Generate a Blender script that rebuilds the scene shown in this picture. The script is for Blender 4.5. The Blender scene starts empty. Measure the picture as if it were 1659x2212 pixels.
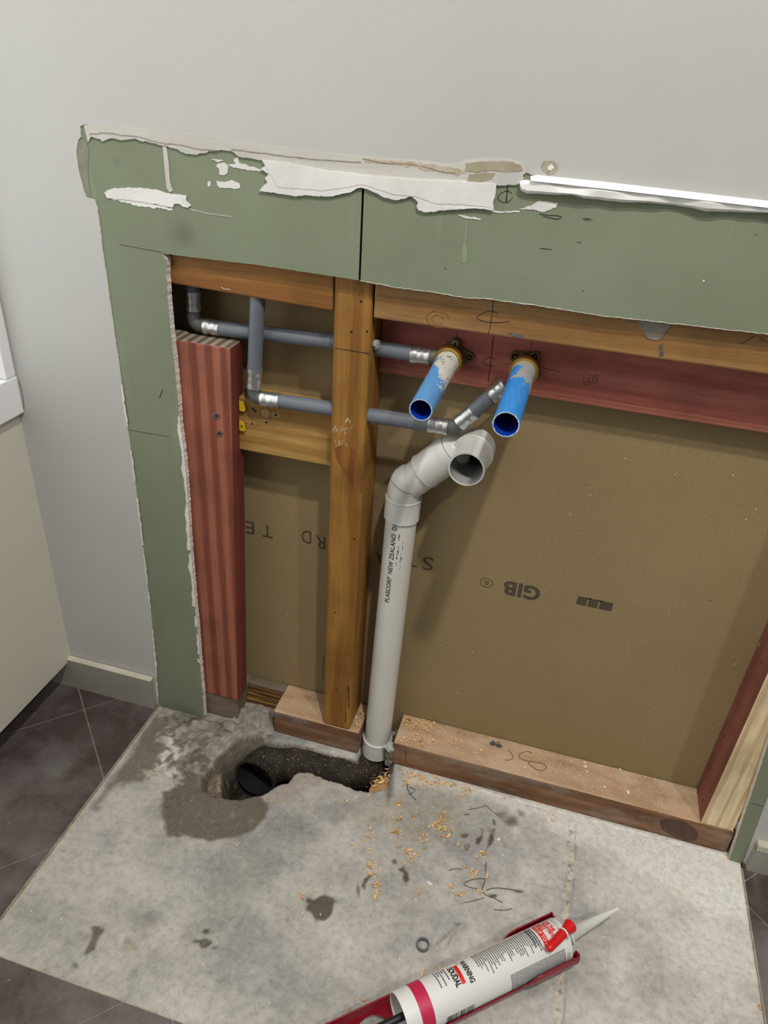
import bpy, bmesh, math, random
import numpy as np
from mathutils import Vector, Matrix, noise as mnoise
from mathutils.geometry import delaunay_2d_cdt

# ------------------------------------------------------------------ scene, camera, light
S = bpy.context.scene
COL = S.collection
S.view_settings.view_transform = 'Standard'
S.view_settings.look = 'None'
S.view_settings.gamma = 1.0
S.view_settings.use_curve_mapping = False
S.view_settings.exposure = -0.09

# camera measured from the vanishing points of the framing (metres; x right along the wall, y into the wall, z up)
FPX = 1586.4231
PP = (829.5, 1106.0)
CAM = Vector((0.0, -0.758, 0.919))
M = ((0.96096406, 0.26988443, 0.06091368),
     (0.19048527, -0.48570022, -0.85311819),
     (-0.20065753, 0.83141908, -0.51814947))
cd = bpy.data.cameras.new('camera'); cam = bpy.data.objects.new('camera', cd); COL.objects.link(cam)
cam.matrix_world = Matrix((( M[0][0], -M[1][0], -M[2][0], CAM.x),
                           ( M[0][1], -M[1][1], -M[2][1], CAM.y),
                           ( M[0][2], -M[1][2], -M[2][2], CAM.z), (0, 0, 0, 1)))
cd.sensor_fit = 'HORIZONTAL'; cd.sensor_width = 36.0; cd.lens = FPX / 1659.0 * 36.0
cd.clip_start = 0.02
S.camera = cam

W = bpy.data.worlds.new('world'); S.world = W; W.use_nodes = True
# a plain room's ambient light: brightest overhead (white ceiling), dimmer towards the horizon
wt = W.node_tree; wg = wt.nodes.new('ShaderNodeTexCoord'); wsx = wt.nodes.new('ShaderNodeSeparateXYZ'); wr_ = wt.nodes.new('ShaderNodeValToRGB')
wt.links.new(wg.outputs['Generated'], wsx.inputs[0]); wt.links.new(wsx.outputs['Z'], wr_.inputs[0]); wt.links.new(wr_.outputs[0], wt.nodes['Background'].inputs[0])
wr_.color_ramp.elements[0].position = 0.0; wr_.color_ramp.elements[0].color = (0.52, 0.52, 0.52, 1)
wr_.color_ramp.elements[1].position = 0.75; wr_.color_ramp.elements[1].color = (0.96, 0.98, 1.0, 1)
wt.nodes['Background'].inputs[1].default_value = 0.27

def lamp(name, loc, power, radius, colour, tgt=None, spot=None):
    d = bpy.data.lights.new(name, 'SPOT' if spot else 'POINT'); d.energy = power; d.shadow_soft_size = radius; d.color = colour
    o = bpy.data.objects.new(name, d); COL.objects.link(o); o.location = loc
    if spot:
        d.spot_size = math.radians(spot); d.spot_blend = 0.6
        o.rotation_euler = (Vector(tgt) - Vector(loc)).to_track_quat('-Z', 'Y').to_euler()
    return o
lamp('ceiling_downlight', (0.30, -0.92, 2.40), 97.0, 0.035, (1.0, 0.962, 0.90))
lamp('ceiling_downlight_far', (1.05, -1.20, 2.40), 60.0, 0.05, (1.0, 0.95, 0.87))

# ------------------------------------------------------------------ measuring helpers (pixel -> point on a real plane)
def ray(p):
    d = (p[0] - PP[0], p[1] - PP[1], FPX)
    return Vector(tuple(M[0][i]*d[0] + M[1][i]*d[1] + M[2][i]*d[2] for i in range(3)))
def onz(p, z=0.0): r = ray(p); return CAM + r * ((z - CAM.z) / r.z)
def ony(p, y): r = ray(p); return CAM + r * ((y - CAM.y) / r.y)
def onx(p, x): r = ray(p); return CAM + r * ((x - CAM.x) / r.x)

R = random.Random(7)

# ------------------------------------------------------------------ materials
def lin(c):
    o = []
    for v in c:
        v /= 255.0
        o.append(v / 12.92 if v <= 0.04045 else ((v + 0.055) / 1.055) ** 2.4)
    return (*o, 1.0)

class NT:
    def __init__(s, name):
        s.m = bpy.data.materials.new(name); s.m.use_nodes = True
        s.t = s.m.node_tree; s.b = s.t.nodes['Principled BSDF']
        s.tc = s.t.nodes.new('ShaderNodeTexCoord')
    def n(s, typ, **kw):
        nd = s.t.nodes.new(typ)
        for k, v in kw.items():
            if k.startswith('i_'): nd.inputs[k[2:].replace('_', ' ')].default_value = v
            else: setattr(nd, k, v)
        return nd
    def l(s, a, b): s.t.links.new(a, b)
    def mapped(s, sc, loc=(0, 0, 0), rot=(0, 0, 0)):
        mp = s.n('ShaderNodeMapping'); mp.inputs['Scale'].default_value = sc
        mp.inputs['Location'].default_value = loc; mp.inputs['Rotation'].default_value = rot
        s.l(s.tc.outputs['Object'], mp.inputs['Vector']); return mp.outputs[0]
    def noise(s, vec, scale, detail=4, rough=0.55, dist=0.0):
        nd = s.n('ShaderNodeTexNoise'); nd.inputs['Scale'].default_value = scale
        nd.inputs['Detail'].default_value = detail; nd.inputs['Roughness'].default_value = rough
        nd.inputs['Distortion'].default_value = dist
        if vec is not None: s.l(vec, nd.inputs['Vector'])
        return nd.outputs['Fac']
    def ramp(s, fac, stops, mode='LINEAR'):
        r = s.n('ShaderNodeValToRGB'); r.color_ramp.interpolation = mode
        e = r.color_ramp.elements
        while len(e) < len(stops): e.new(0.5)
        for el, (p, c) in zip(e, stops):
            el.position = p; el.color = c if len(c) == 4 else lin(c)
        s.l(fac, r.inputs[0]); return r.outputs[0]
    def mix(s, fac, a, b, blend='MIX'):
        m = s.n('ShaderNodeMix', data_type='RGBA', blend_type=blend)
        for sock, v in ((m.inputs[0], fac), (m.inputs[6], a), (m.inputs[7], b)):
            if isinstance(v, (int, float)): sock.default_value = v
            elif isinstance(v, tuple): sock.default_value = v if len(v) == 4 else lin(v)
            else: s.l(v, sock)
        return m.outputs[2]
    def out(s, col, rough=0.6, bump=None, bstr=0.3, bdist=0.001, metal=0.0, spec=None):
        if isinstance(col, tuple): s.b.inputs['Base Color'].default_value = col if len(col) == 4 else lin(col)
        else: s.l(col, s.b.inputs['Base Color'])
        if isinstance(rough, (int, float)): s.b.inputs['Roughness'].default_value = rough
        else: s.l(rough, s.b.inputs['Roughness'])
        s.b.inputs['Metallic'].default_value = metal
        if spec is not None: s.b.inputs['Specular IOR Level'].default_value = spec
        if bump is not None:
            bp = s.n('ShaderNodeBump'); bp.inputs['Strength'].default_value = bstr; bp.inputs['Distance'].default_value = bdist
            s.l(bump, bp.inputs['Height']); s.l(bp.outputs[0], s.b.inputs['Normal'])
        return s.m

MC = {}
def plain(name, c1, c2=None, scale=30, rough=0.6, bscale=400, bstr=0.2, metal=0.0, spec=None, stretch=(1, 1, 1), lo=0.35, hi=0.65):
    if name in MC: return MC[name]
    t = NT(name); v = t.mapped(stretch)
    col = t.ramp(t.noise(v, scale, 5), [(lo, c1), (hi, c2 or c1)])
    MC[name] = t.out(col, rough, t.noise(v, bscale, 3), bstr, 0.0006, metal, spec); return MC[name]

def wood(name, light, dark, grain='Z', across='X', band=26.0, dist=3.0, knot=None, rough=0.65, contrast=(0.25, 0.8), tone=None):
    if name in MC: return MC[name]
    t = NT(name)
    sc = {'X': (0.10, 1, 1), 'Y': (1, 0.1, 1), 'Z': (1, 1, 0.10)}[grain]
    v = t.mapped(sc, (0.37, 0.11, 0.23))
    w = t.n('ShaderNodeTexWave', wave_type='BANDS', bands_direction=across, wave_profile='SIN')
    w.inputs['Scale'].default_value = band; w.inputs['Distortion'].default_value = dist
    w.inputs['Detail'].default_value = 2.5; w.inputs['Detail Scale'].default_value = 1.3; w.inputs['Detail Roughness'].default_value = 0.55
    t.l(v, w.inputs['Vector'])
    c = t.ramp(w.outputs['Fac'], [(contrast[0], dark), (contrast[1], light)])
    fine = t.noise(t.mapped(tuple(x * (1.0 if x == 1 else 0.5) for x in sc)), 420, 3, 0.6)
    c = t.mix(0.45, c, t.ramp(fine, [(0.3, (170, 170, 170)), (0.7, (255, 255, 255))]), 'MULTIPLY')
    big = t.noise(t.mapped((1, 1, 1), (2, 3, 1)), 14, 4)
    c = t.mix(0.6, c, t.ramp(big, [(0.3, (190, 185, 180)), (0.6, (255, 255, 255))]), 'MULTIPLY')
    if tone: c = t.mix(t.ramp(t.noise(t.mapped((1, 1, 1), (5, 1, 2)), 9, 3), [(0.45, (0, 0, 0)), (0.65, (255, 255, 255))]), c, tone)
    MC[name] = t.out(c, rough, fine, 0.35, 0.0006); return MC[name]

m_wall = plain('painted_wall', (187, 187, 184), (192, 192, 188), 3, 0.55, 900, 0.10)
m_wall_left = plain('painted_wall_left', (204, 200, 184), (208, 204, 190), 3, 0.55, 900, 0.10)
m_gyp = plain('gypsum_edge', (214, 202, 192), (236, 230, 224), 120, 0.9, 500, 0.7)
m_gypw = plain('torn_gypsum', (215, 212, 200), (236, 234, 226), 90, 0.9, 300, 0.8)
m_plaster = plain('white_plaster', (214, 213, 208), (232, 231, 228), 16, 0.75, 120, 0.6)
m_skim = None
m_putty = plain('white_putty', (238, 238, 236), (246, 246, 244), 30, 0.7, 120, 0.3)
m_pencil_seam_shade = plain('pencil_line', (38, 36, 34), rough=0.7)  # pencil marks, and the painted gap shadow on the board joint's sides
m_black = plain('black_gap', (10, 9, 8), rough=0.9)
m_brown_mark = plain('dark_nick', (46, 28, 14), rough=0.9)
m_white_scuff = plain('white_scuff', (200, 190, 170), (225, 218, 200), 100, 0.9)

def green_mat(smudges=()):
    t = NT('green_wallboard_paper')
    v = t.mapped((1, 1, 1))
    c = t.ramp(t.noise(v, 7, 4), [(0.3, (126, 135, 110)), (0.7, (136, 146, 122))])
    streak = t.noise(t.mapped((1, 1, 0.10), (3, 0, 1)), 45, 3, 0.5)
    c = t.mix(t.ramp(streak, [(0.60, (0, 0, 0)), (0.86, (150, 150, 150))]), c, (176, 184, 164))
    sp = t.noise(v, 700, 2, 0.5)
    c = t.mix(0.35, c, t.ramp(sp, [(0.3, (200, 200, 195)), (0.7, (255, 255, 255))]), 'MULTIPLY')
    for (px_, pz_, r_, dark) in smudges:
        mp = t.n('ShaderNodeVectorMath', operation='DISTANCE'); t.l(t.tc.outputs['Object'], mp.inputs[0]); mp.inputs[1].default_value = (px_, 0, pz_)
        dv = t.n('ShaderNodeMath', operation='DIVIDE'); t.l(mp.outputs['Value'], dv.inputs[0]); dv.inputs[1].default_value = r_*1.6
        c = t.mix(t.ramp(dv.outputs[0], [(0.0, (150, 150, 150)), (0.45, (120, 120, 120)), (1.0, (0, 0, 0))]), c, dark)
    return t.out(c, 0.85, sp, 0.15, 0.0004)
m_green = green_mat()

def skim_mat():
    t = NT('skim_coat')
    v = t.mapped((1, 1, 1))
    c = t.ramp(t.noise(v, 10, 4), [(0.35, (192, 190, 182)), (0.65, (203, 201, 195))])
    c = t.mix(t.ramp(t.noise(t.mapped((1, 1, 3.2), (4, 1, 0)), 9, 4), [(0.52, (0, 0, 0)), (0.72, (190, 190, 190))]), c, (186, 172, 140))
    return t.out(c, 0.75, t.noise(t.mapped((1, 1, 3)), 60, 4), 0.5, 0.001)
m_skim = skim_mat()

def card_mat():
    t = NT('brown_paper_backing')
    v = t.mapped((1, 1, 1))
    c = t.ramp(t.noise(v, 5, 4), [(0.3, (148, 129, 92)), (0.7, (157, 138, 101))])
    fib = t.noise(t.mapped((0.3, 1, 1)), 600, 3, 0.6)
    c = t.mix(0.5, c, t.ramp(fib, [(0.3, (205, 203, 200)), (0.7, (255, 255, 255))]), 'MULTIPLY')
    return t.out(c, 0.8, fib, 0.15, 0.0004)
m_card = card_mat()
m_print = plain('grey_print', (74, 66, 52), (82, 73, 58), 200, 0.8)

m_honey = wood('honey_timber', (168, 120, 50), (146, 98, 34), 'Z', 'X', 11, 7)
m_honey_h = wood('honey_timber_level', (160, 110, 48), (142, 92, 36), 'X', 'Z', 8, 7)
m_honey_h2 = wood('weathered_timber_level', (170, 130, 80), (154, 112, 62), 'X', 'Z', 9, 8)
m_pale_h = wood('pale_timber_level', (188, 148, 82), (170, 126, 64), 'X', 'Z', 13, 7)
m_red = wood('red_striped_timber', (174, 106, 84), (136, 72, 54), 'Z', 'X', 15, 1.6, contrast=(0.15, 0.8))
m_red_side = wood('red_timber_side', (134, 64, 52), (120, 54, 44), 'Z', 'Y', 8, 4)
m_redh = wood('red_timber_level', (196, 118, 104), (176, 98, 86), 'X', 'Z', 9, 7)
m_redh_lit_edge = wood('red_timber_lit_arris', (214, 138, 116), (190, 114, 94), 'X', 'Z', 12, 4)
m_redr = wood('red_timber_reveal', (170, 104, 90), (156, 90, 78), 'Z', 'Y', 7, 5)
m_pine = wood('pine_timber', (250, 228, 186), (228, 200, 154), 'Z', 'X', 17, 2.6, contrast=(0.02, 0.34))
m_endg = wood('weathered_end_grain', (170, 160, 140), (110, 96, 78), 'Y', 'X', 26, 1.5)

def plate_mat():
    t = NT('bottom_plate_timber')
    v = t.mapped((0.25, 1, 1))
    c = t.ramp(t.noise(v, 40, 5), [(0.3, (158, 126, 96)), (0.6, (192, 162, 132))])
    dust = t.noise(t.mapped((1, 1, 1)), 22, 5, 0.65)
    c = t.mix(t.ramp(dust, [(0.5, (0, 0, 0)), (0.68, (200, 200, 200))]), c, (196, 180, 156))
    sp = t.noise(t.mapped((1, 1, 1)), 330, 3, 0.6)
    c = t.mix(t.ramp(sp, [(0.62, (0, 0, 0)), (0.7, (255, 255, 255))]), c, (214, 196, 164))
    return t.out(c, 0.9, t.noise(v, 200, 4), 0.5, 0.001)
m_plate_top = plate_mat()
def plate_front():
    t = NT('bottom_plate_face')
    v = t.mapped((0.12, 1, 1))
    c = t.ramp(t.noise(v, 60, 5), [(0.3, (84, 58, 40)), (0.55, (126, 88, 58)), (0.75, (146, 116, 90))])
    d = t.noise(t.mapped((0.5, 1, 1.2), (1, 2, 3)), 30, 5, 0.6)
    c = t.mix(t.ramp(d, [(0.45, (0, 0, 0)), (0.68, (220, 220, 220))]), c, (150, 136, 124))
    return t.out(c, 0.85, t.noise(v, 200, 4), 0.5, 0.001)
m_plate_face = plate_front()
m_plate_grey = plain('grey_weathered_plate', (92, 80, 66), (128, 114, 98), 40, 0.9, 200, 0.6, stretch=(0.3, 1, 1))
m_split = wood('split_timber', (176, 132, 62), (84, 54, 24), 'X', 'Z', 60, 6)

m_pvc = plain('pale_grey_pvc', (208, 208, 200), (214, 214, 207), 8, 0.32, 300, 0.03)
m_pvc2 = plain('pale_grey_pvc_fitting', (212, 213, 208), (217, 218, 213), 8, 0.28, 300, 0.03)
m_grey = plain('grey_polybutylene', (100, 106, 114), (108, 114, 122), 20, 0.38, 300, 0.05)
m_dgrey = plain('dark_grey_fitting', (76, 78, 78), (90, 92, 92), 40, 0.45, 300, 0.1)
m_crimp = plain('crimped_aluminium', (190, 192, 192), (222, 224, 224), 60, 0.28, 160, 0.5, metal=0.9)
m_brass = plain('bright_brass', (204, 164, 80), (224, 188, 104), 60, 0.3, 200, 0.2, metal=0.9)
m_dbrass = plain('tarnished_brass', (92, 78, 48), (122, 104, 66), 60, 0.42, 200, 0.3, metal=0.55)
m_screw = plain('yellow_zinc_screw', (150, 150, 84), (176, 176, 106), 60, 0.4, metal=0.4)
m_steel = plain('dull_steel', (104, 96, 84), (136, 128, 112), 200, 0.5, 300, 0.3, metal=0.5)
m_sil = plain('clear_sealant', (140, 140, 132), (168, 168, 160), 60, 0.25)
m_yellow = plain('yellow_plastic', (214, 180, 20), (224, 190, 30), 30, 0.4)
m_blueint = plain('shaded_blue_bore', (8, 52, 160), (10, 62, 178), 20, 0.4)  # darker blue puts the shade inside the stubs into the colour

def blue_mat(name, paint, cover, loc, base=(40, 126, 204), side=0.14):
    t = NT(name)
    v = t.mapped((1, 0.55, 1), loc)
    sep = t.n('ShaderNodeSeparateXYZ'); t.l(t.tc.outputs['Object'], sep.inputs[0])
    grad = t.n('ShaderNodeMapRange'); grad.inputs['From Min'].default_value = -0.10; grad.inputs['From Max'].default_value = 0.0
    grad.inputs['To Min'].default_value = -0.16; grad.inputs['To Max'].default_value = cover
    t.l(sep.outputs['Y'], grad.inputs['Value'])
    gx = t.n('ShaderNodeMapRange'); gx.inputs['From Min'].default_value = -0.012; gx.inputs['From Max'].default_value = 0.012
    gx.inputs['To Min'].default_value = -0.10; gx.inputs['To Max'].default_value = side
    t.l(sep.outputs['X'], gx.inputs['Value'])
    add = t.n('ShaderNodeMath', operation='ADD'); t.l(t.noise(v, 60, 5, 0.6), add.inputs[0]); t.l(grad.outputs[0], add.inputs[1])
    ad2 = t.n('ShaderNodeMath', operation='ADD'); t.l(add.outputs[0], ad2.inputs[0]); t.l(gx.outputs[0], ad2.inputs[1])
    mask = t.ramp(ad2.outputs[0], [(0.555, (0, 0, 0)), (0.585, (255, 255, 255))])
    blue = t.mix(t.ramp(t.noise(t.mapped((1, .3, 1), loc), 260, 4, 0.7), [(0.45, (0, 0, 0)), (0.75, (120, 120, 120))]), base, (140, 190, 226))
    crack = t.noise(t.mapped((1, 1, 1), loc), 170, 5, 0.7, 0.6)
    pc = t.mix(t.ramp(crack, [(0.34, (255, 255, 255)), (0.42, (0, 0, 0))]), paint, (48, 46, 40))
    return t.out(t.mix(mask, blue, pc), 0.45, ad2.outputs[0], 0.4, 0.001)
m_blue1 = blue_mat('scuffed_blue_plastic_white_paint', (198, 196, 186), 0.30, (3, 1, 2), (84, 138, 192), 0.20)
m_blue2 = blue_mat('blue_plastic_grey_paint', (156, 158, 156), 0.31, (7, 4, 1), (40, 128, 204), 0.10)

def soil_black():
    t = NT('bitumen_pipe')
    v = t.mapped((1, 1, 1))
    c = t.ramp(t.noise(v, 60, 5), [(0.35, (22, 19, 16)), (0.7, (50, 44, 36))])
    sp = t.noise(v, 420, 2, 0.5)
    c = t.mix(t.ramp(sp, [(0.655, (0, 0, 0)), (0.68, (255, 255, 255))]), c, (170, 130, 74))
    d = t.noise(t.mapped((1, 1, 1), (3, 3, 3)), 40, 5)
    c = t.mix(t.ramp(d, [(0.56, (0, 0, 0)), (0.75, (110, 110, 110))]), c, (110, 104, 92))
    return t.out(c, 0.8, t.noise(v, 260, 4), 0.6, 0.001)
m_bitumen = soil_black()
m_darkhole = plain('dark_pipe_bore', (8, 7, 6), rough=0.9)  # near-black colour stands for the shade inside the buried pipe

def floor_mat(name, attr, tile=False):
    t = NT(name)
    a = t.n('ShaderNodeAttribute', attribute_name=attr)
    c = a.outputs['Color']
    v = t.mapped((1, 1, 1))
    c = t.mix(0.7, c, t.ramp(t.noise(v, 110, 8, 0.75), [(0.28, (158, 158, 160)), (0.5, (226, 226, 226)), (0.72, (255, 255, 255))]), 'MULTIPLY')
    c = t.mix(t.ramp(t.noise(t.mapped((1, 1, 1), (7, 2, 0)), 55, 8, 0.7), [(0.56, (0, 0, 0)), (0.66, (120, 120, 120))]), c, (196, 190, 182))
    c = t.mix(t.ramp(t.noise(t.mapped((1, 1, 1), (1, 9, 0)), 210, 3, 0.6), [(0.66, (0, 0, 0)), (0.72, (160, 160, 160))]), c, (96, 92, 88))
    c = t.mix(t.ramp(t.noise(v, 320, 2, 0.5), [(0.70, (0, 0, 0)), (0.74, (200, 200, 200))]), c, (214, 208, 196))
    return t.out(c, 0.75 if not tile else 0.6, t.noise(v, 160, 8, 0.75), 0.6, 0.0014)
m_slab = floor_mat('cement_slab', 'tint')

def tile_mat():
    t = NT('dark_floor_tile')
    v = t.mapped((1, 1, 1))
    c = t.ramp(t.noise(v, 9, 6, 0.62), [(0.3, (58, 44, 42)), (0.5, (72, 61, 60)), (0.68, (98, 92, 92))])
    dust = t.noise(t.mapped((1, 1, 1), (5, 2, 1)), 30, 6, 0.65)
    c = t.mix(t.ramp(dust, [(0.56, (0, 0, 0)), (0.75, (130, 130, 130))]), c, (140, 136, 132))
    c = t.mix(t.ramp(t.noise(v, 240, 3, 0.6), [(0.69, (0, 0, 0)), (0.72, (190, 190, 190))]), c, (190, 186, 178))
    c = t.mix(t.ramp(t.noise(t.mapped((1, 1, 1), (3, 8, 1)), 5.5, 8, 0.70), [(0.42, (0, 0, 0)), (0.60, (190, 190, 190))]), c, (126, 122, 119))
    return t.out(c, 0.5, t.noise(v, 120, 6), 0.3, 0.001)
m_tile = tile_mat()
m_grout = plain('grout', (122, 114, 108), (150, 142, 136), 120, 0.9)
m_tile_edge = plain('tile_bed_edge', (150, 140, 126), (180, 172, 156), 120, 0.9)
m_base = plain('baseboard_paint', (150, 148, 140), (160, 158, 150), 8, 0.5, 300, 0.1)
m_base_top = plain('baseboard_top_edge', (186, 182, 164), (204, 200, 184), 20, 0.6)
m_white = plain('white_window_paint', (232, 233, 234), (240, 241, 242), 8, 0.35)
m_lit = NT('daylit_frosted_pane'); m_lit.b.inputs['Emission Color'].default_value = (0.93, 0.97, 1, 1); m_lit.b.inputs['Emission Strength'].default_value = 0.9; m_lit = m_lit.m

m_shav = plain('pine_shaving', (220, 180, 118), (240, 208, 156), 90, 0.8, lo=0.3, hi=0.7)
m_shav2 = plain('brown_shaving', (188, 142, 86), (210, 166, 108), 90, 0.8)
m_chip = plain('plaster_crumb_white', (212, 208, 198), (234, 230, 222), 120, 0.9)
m_cement = plain('rough_cement', (104, 98, 88), (150, 144, 134), 50, 0.95, 200, 0.8)

m_gun = plain('red_enamel_steel', (128, 14, 30), (142, 18, 36), 12, 0.3, 200, 0.05)
m_rod = plain('black_push_rod', (34, 34, 36), rough=0.45)
m_tube = plain('white_cartridge', (228, 228, 226), (232, 232, 230), 5, 0.35)
m_ink = plain('black_ink', (34, 34, 36), rough=0.6)
m_fine = plain('fine_print_ink', (86, 86, 90), rough=0.6)
m_faint = plain('faint_grey_ink', (176, 176, 178), rough=0.6)
m_redink = plain('red_ink', (214, 40, 36), rough=0.5)
m_band = plain('crimson_band', (196, 36, 78), rough=0.45)
m_cap = plain('red_plastic_cap', (206, 20, 28), (212, 24, 32), 10, 0.32)
m_nozzle = NT('milky_nozzle'); m_nozzle.b.inputs['Base Color'].default_value = lin((232, 234, 230)); m_nozzle.b.inputs['Roughness'].default_value = 0.4
m_nozzle.b.inputs['Transmission Weight'].default_value = 0.15; m_nozzle = m_nozzle.m

# ------------------------------------------------------------------ mesh builder
def tess(P):
    # constrained triangulation of a planar outline, concave allowed
    nrm = Vector((0, 0, 0))
    for i in range(len(P)):
        a, b = P[i], P[(i+1) % len(P)]; nrm += Vector(((a.y-b.y)*(a.z+b.z), (a.z-b.z)*(a.x+b.x), (a.x-b.x)*(a.y+b.y)))
    nrm.normalize(); u = nrm.orthogonal().normalized(); w = nrm.cross(u); o = P[0]
    q = [Vector(((p-o).dot(u), (p-o).dot(w))) for p in P]
    r = delaunay_2d_cdt(q, [], [list(range(len(P)))], 1, 1e-7)
    hts = [(p-o).dot(nrm) for p in P]
    out = []
    for v, org in zip(r[0], r[3]):
        h = hts[org[0]] if org else 0.0
        out.append(o + u*v.x + w*v.y + nrm*h)
    return out, [tuple(f) for f in r[2]]

class MB:
    def __init__(s): s.v = []; s.f = []; s.k = []; s.smooth = []
    def add(s, vs, fs, k=0, smooth=False):
        o = len(s.v); s.v += [tuple(v) for v in vs]
        for f in fs: s.f.append(tuple(i + o for i in f)); s.k.append(k); s.smooth.append(smooth)
        return s
    def box(s, lo, hi, k=0, kf=None, xf=None):
        x0, y0, z0 = lo; x1, y1, z1 = hi
        v = [(x0,y0,z0),(x1,y0,z0),(x1,y1,z0),(x0,y1,z0),(x0,y0,z1),(x1,y0,z1),(x1,y1,z1),(x0,y1,z1)]
        if xf: v = [xf(Vector(p)) for p in v]
        F = {'bottom': (0,3,2,1), 'top': (4,5,6,7), 'front': (0,1,5,4), 'right': (1,2,6,5), 'back': (2,3,7,6), 'left': (3,0,4,7)}
        o = len(s.v); s.v += [tuple(p) for p in v]
        for n_, f in F.items():
            s.f.append(tuple(i + o for i in f)); s.k.append((kf or {}).get(n_, k)); s.smooth.append(False)
        return s
    def prism(s, front, depth, k=0, kside=None):
        # front: outline (list of Vectors), extruded by depth vector; concave outlines allowed
        fv = [Vector(p) for p in front]; n = len(fv); dv = Vector(depth)
        pv, tris = tess(fv)
        s.add(pv, tris, k)
        s.add([p + dv for p in pv], [tuple(reversed(t)) for t in tris], kside if kside is not None else k)
        s.add(fv + [p + dv for p in fv], [(i, (i+1) % n, n + (i+1) % n, n + i) for i in range(n)], kside if kside is not None else k)
        return s
    def flat(s, pts, k=0):
        pv, tris = tess([Vector(p) for p in pts])
        return s.add(pv, tris, k)
    def sweep(s, path, rad, seg=32, k=0, inner=None, kin=None, caps=True, rads=None):
        P = [Vector(p) for p in path]; n = len(P)
        T = []
        for i in range(n):
            d = (P[min(i+1, n-1)] - P[max(i-1, 0)]).normalized(); T.append(d)
        up = Vector((0, 0, 1)) if abs(T[0].z) < 0.9 else Vector((1, 0, 0))
        u = T[0].cross(up).normalized(); rings = []; rin = []
        for i in range(n):
            if i: 
                q = T[i-1].rotation_difference(T[i]); u = q @ u
            u = (u - T[i] * u.dot(T[i])).normalized(); w = T[i].cross(u)
            r = rads[i] if rads else rad
            rings.append([P[i] + (u*math.cos(a) + w*math.sin(a)) * r for a in [2*math.pi*j/seg for j in range(seg)]])
            if inner: rin.append([P[i] + (u*math.cos(a) + w*math.sin(a)) * (inner if not rads else r - (rad - inner)) for a in [2*math.pi*j/seg for j in range(seg)]])
        vs = [p for rg in rings for p in rg]
        s.add(vs, [(i*seg+j, i*seg+(j+1) % seg, (i+1)*seg+(j+1) % seg, (i+1)*seg+j) for i in range(n-1) for j in range(seg)], k, True)
        if inner:
            vi = [p for rg in rin for p in rg]
            s.add(vi, [(i*seg+j, (i+1)*seg+j, (i+1)*seg+(j+1) % seg, i*seg+(j+1) % seg) for i in range(n-1) for j in range(seg)], kin if kin is not None else k, True)
            for i, sgn in ((0, 1), (n-1, -1)):
                s.add(rings[i] + rin[i], [(j, (j+1) % seg, seg+(j+1) % seg, seg+j) for j in range(seg)], k)
        elif caps:
            s.add(rings[0], [tuple(reversed(range(seg)))], k); s.add(rings[-1], [tuple(range(seg))], k)
        return s
    def ball(s, c, r, k=0, seed=0, rough=0.25, sub=2, sq=(1, 1, 1)):
        bm = bmesh.new(); bmesh.ops.create_icosphere(bm, subdivisions=sub, radius=1)
        vs = []
        for v in bm.verts:
            n_ = 1 + rough * mnoise.noise(v.co * 1.7 + Vector((seed*3.1, seed*1.7, seed)))*1.6
            vs.append(Vector((v.co.x*sq[0], v.co.y*sq[1], v.co.z*sq[2])) * r * n_ + Vector(c))
        s.add(vs, [tuple(v.index for v in f.verts) for f in bm.faces], k, rough < 0.1); bm.free(); return s
    def build(s, name, mats, root=None, bevel=0.0, world=False, sharp=40):
        if not isinstance(mats, (list, tuple)): mats = [mats]
        o0 = Vector(root['_org']) if root is not None else None
        if root is None:
            xs = [Vector(v) for v in s.v]
            lo = Vector((min(v.x for v in xs), min(v.y for v in xs), min(v.z for v in xs))); hi = Vector((max(v.x for v in xs), max(v.y for v in xs), max(v.z for v in xs)))
            o0 = Vector(((lo.x+hi.x)/2, (lo.y+hi.y)/2, lo.z))
        me = bpy.data.meshes.new(name)
        me.from_pydata([tuple(Vector(v) - o0) for v in s.v], [], s.f)
        for m in mats: me.materials.append(m)
        me.polygons.foreach_set('material_index', s.k)
        me.polygons.foreach_set('use_smooth', s.smooth)
        me.update()
        o = bpy.data.objects.new(name, me); COL.objects.link(o)
        if root is None: o.location = o0; o['_org'] = tuple(o0)
        else: o.parent = root; o['_org'] = tuple(o0)
        if bevel:
            b = o.modifiers.new('bevel', 'BEVEL'); b.width = bevel; b.segments = 2; b.limit_method = 'ANGLE'; b.angle_limit = math.radians(sharp)
        return o

def thing(name, loc, label, cat, group=None):
    o = bpy.data.objects.new(name, None); COL.objects.link(o); o.location = loc; o['_org'] = tuple(loc)
    o.empty_display_size = 0.02
    return tag(o, label, cat, group)
def tag(o, label, cat, group=None, kind=None):
    if label: o['label'] = label
    if cat: o['category'] = cat
    if group: o['group'] = group
    if kind: o['kind'] = kind
    return o
def struct(o): o['kind'] = 'structure'; return o

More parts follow.
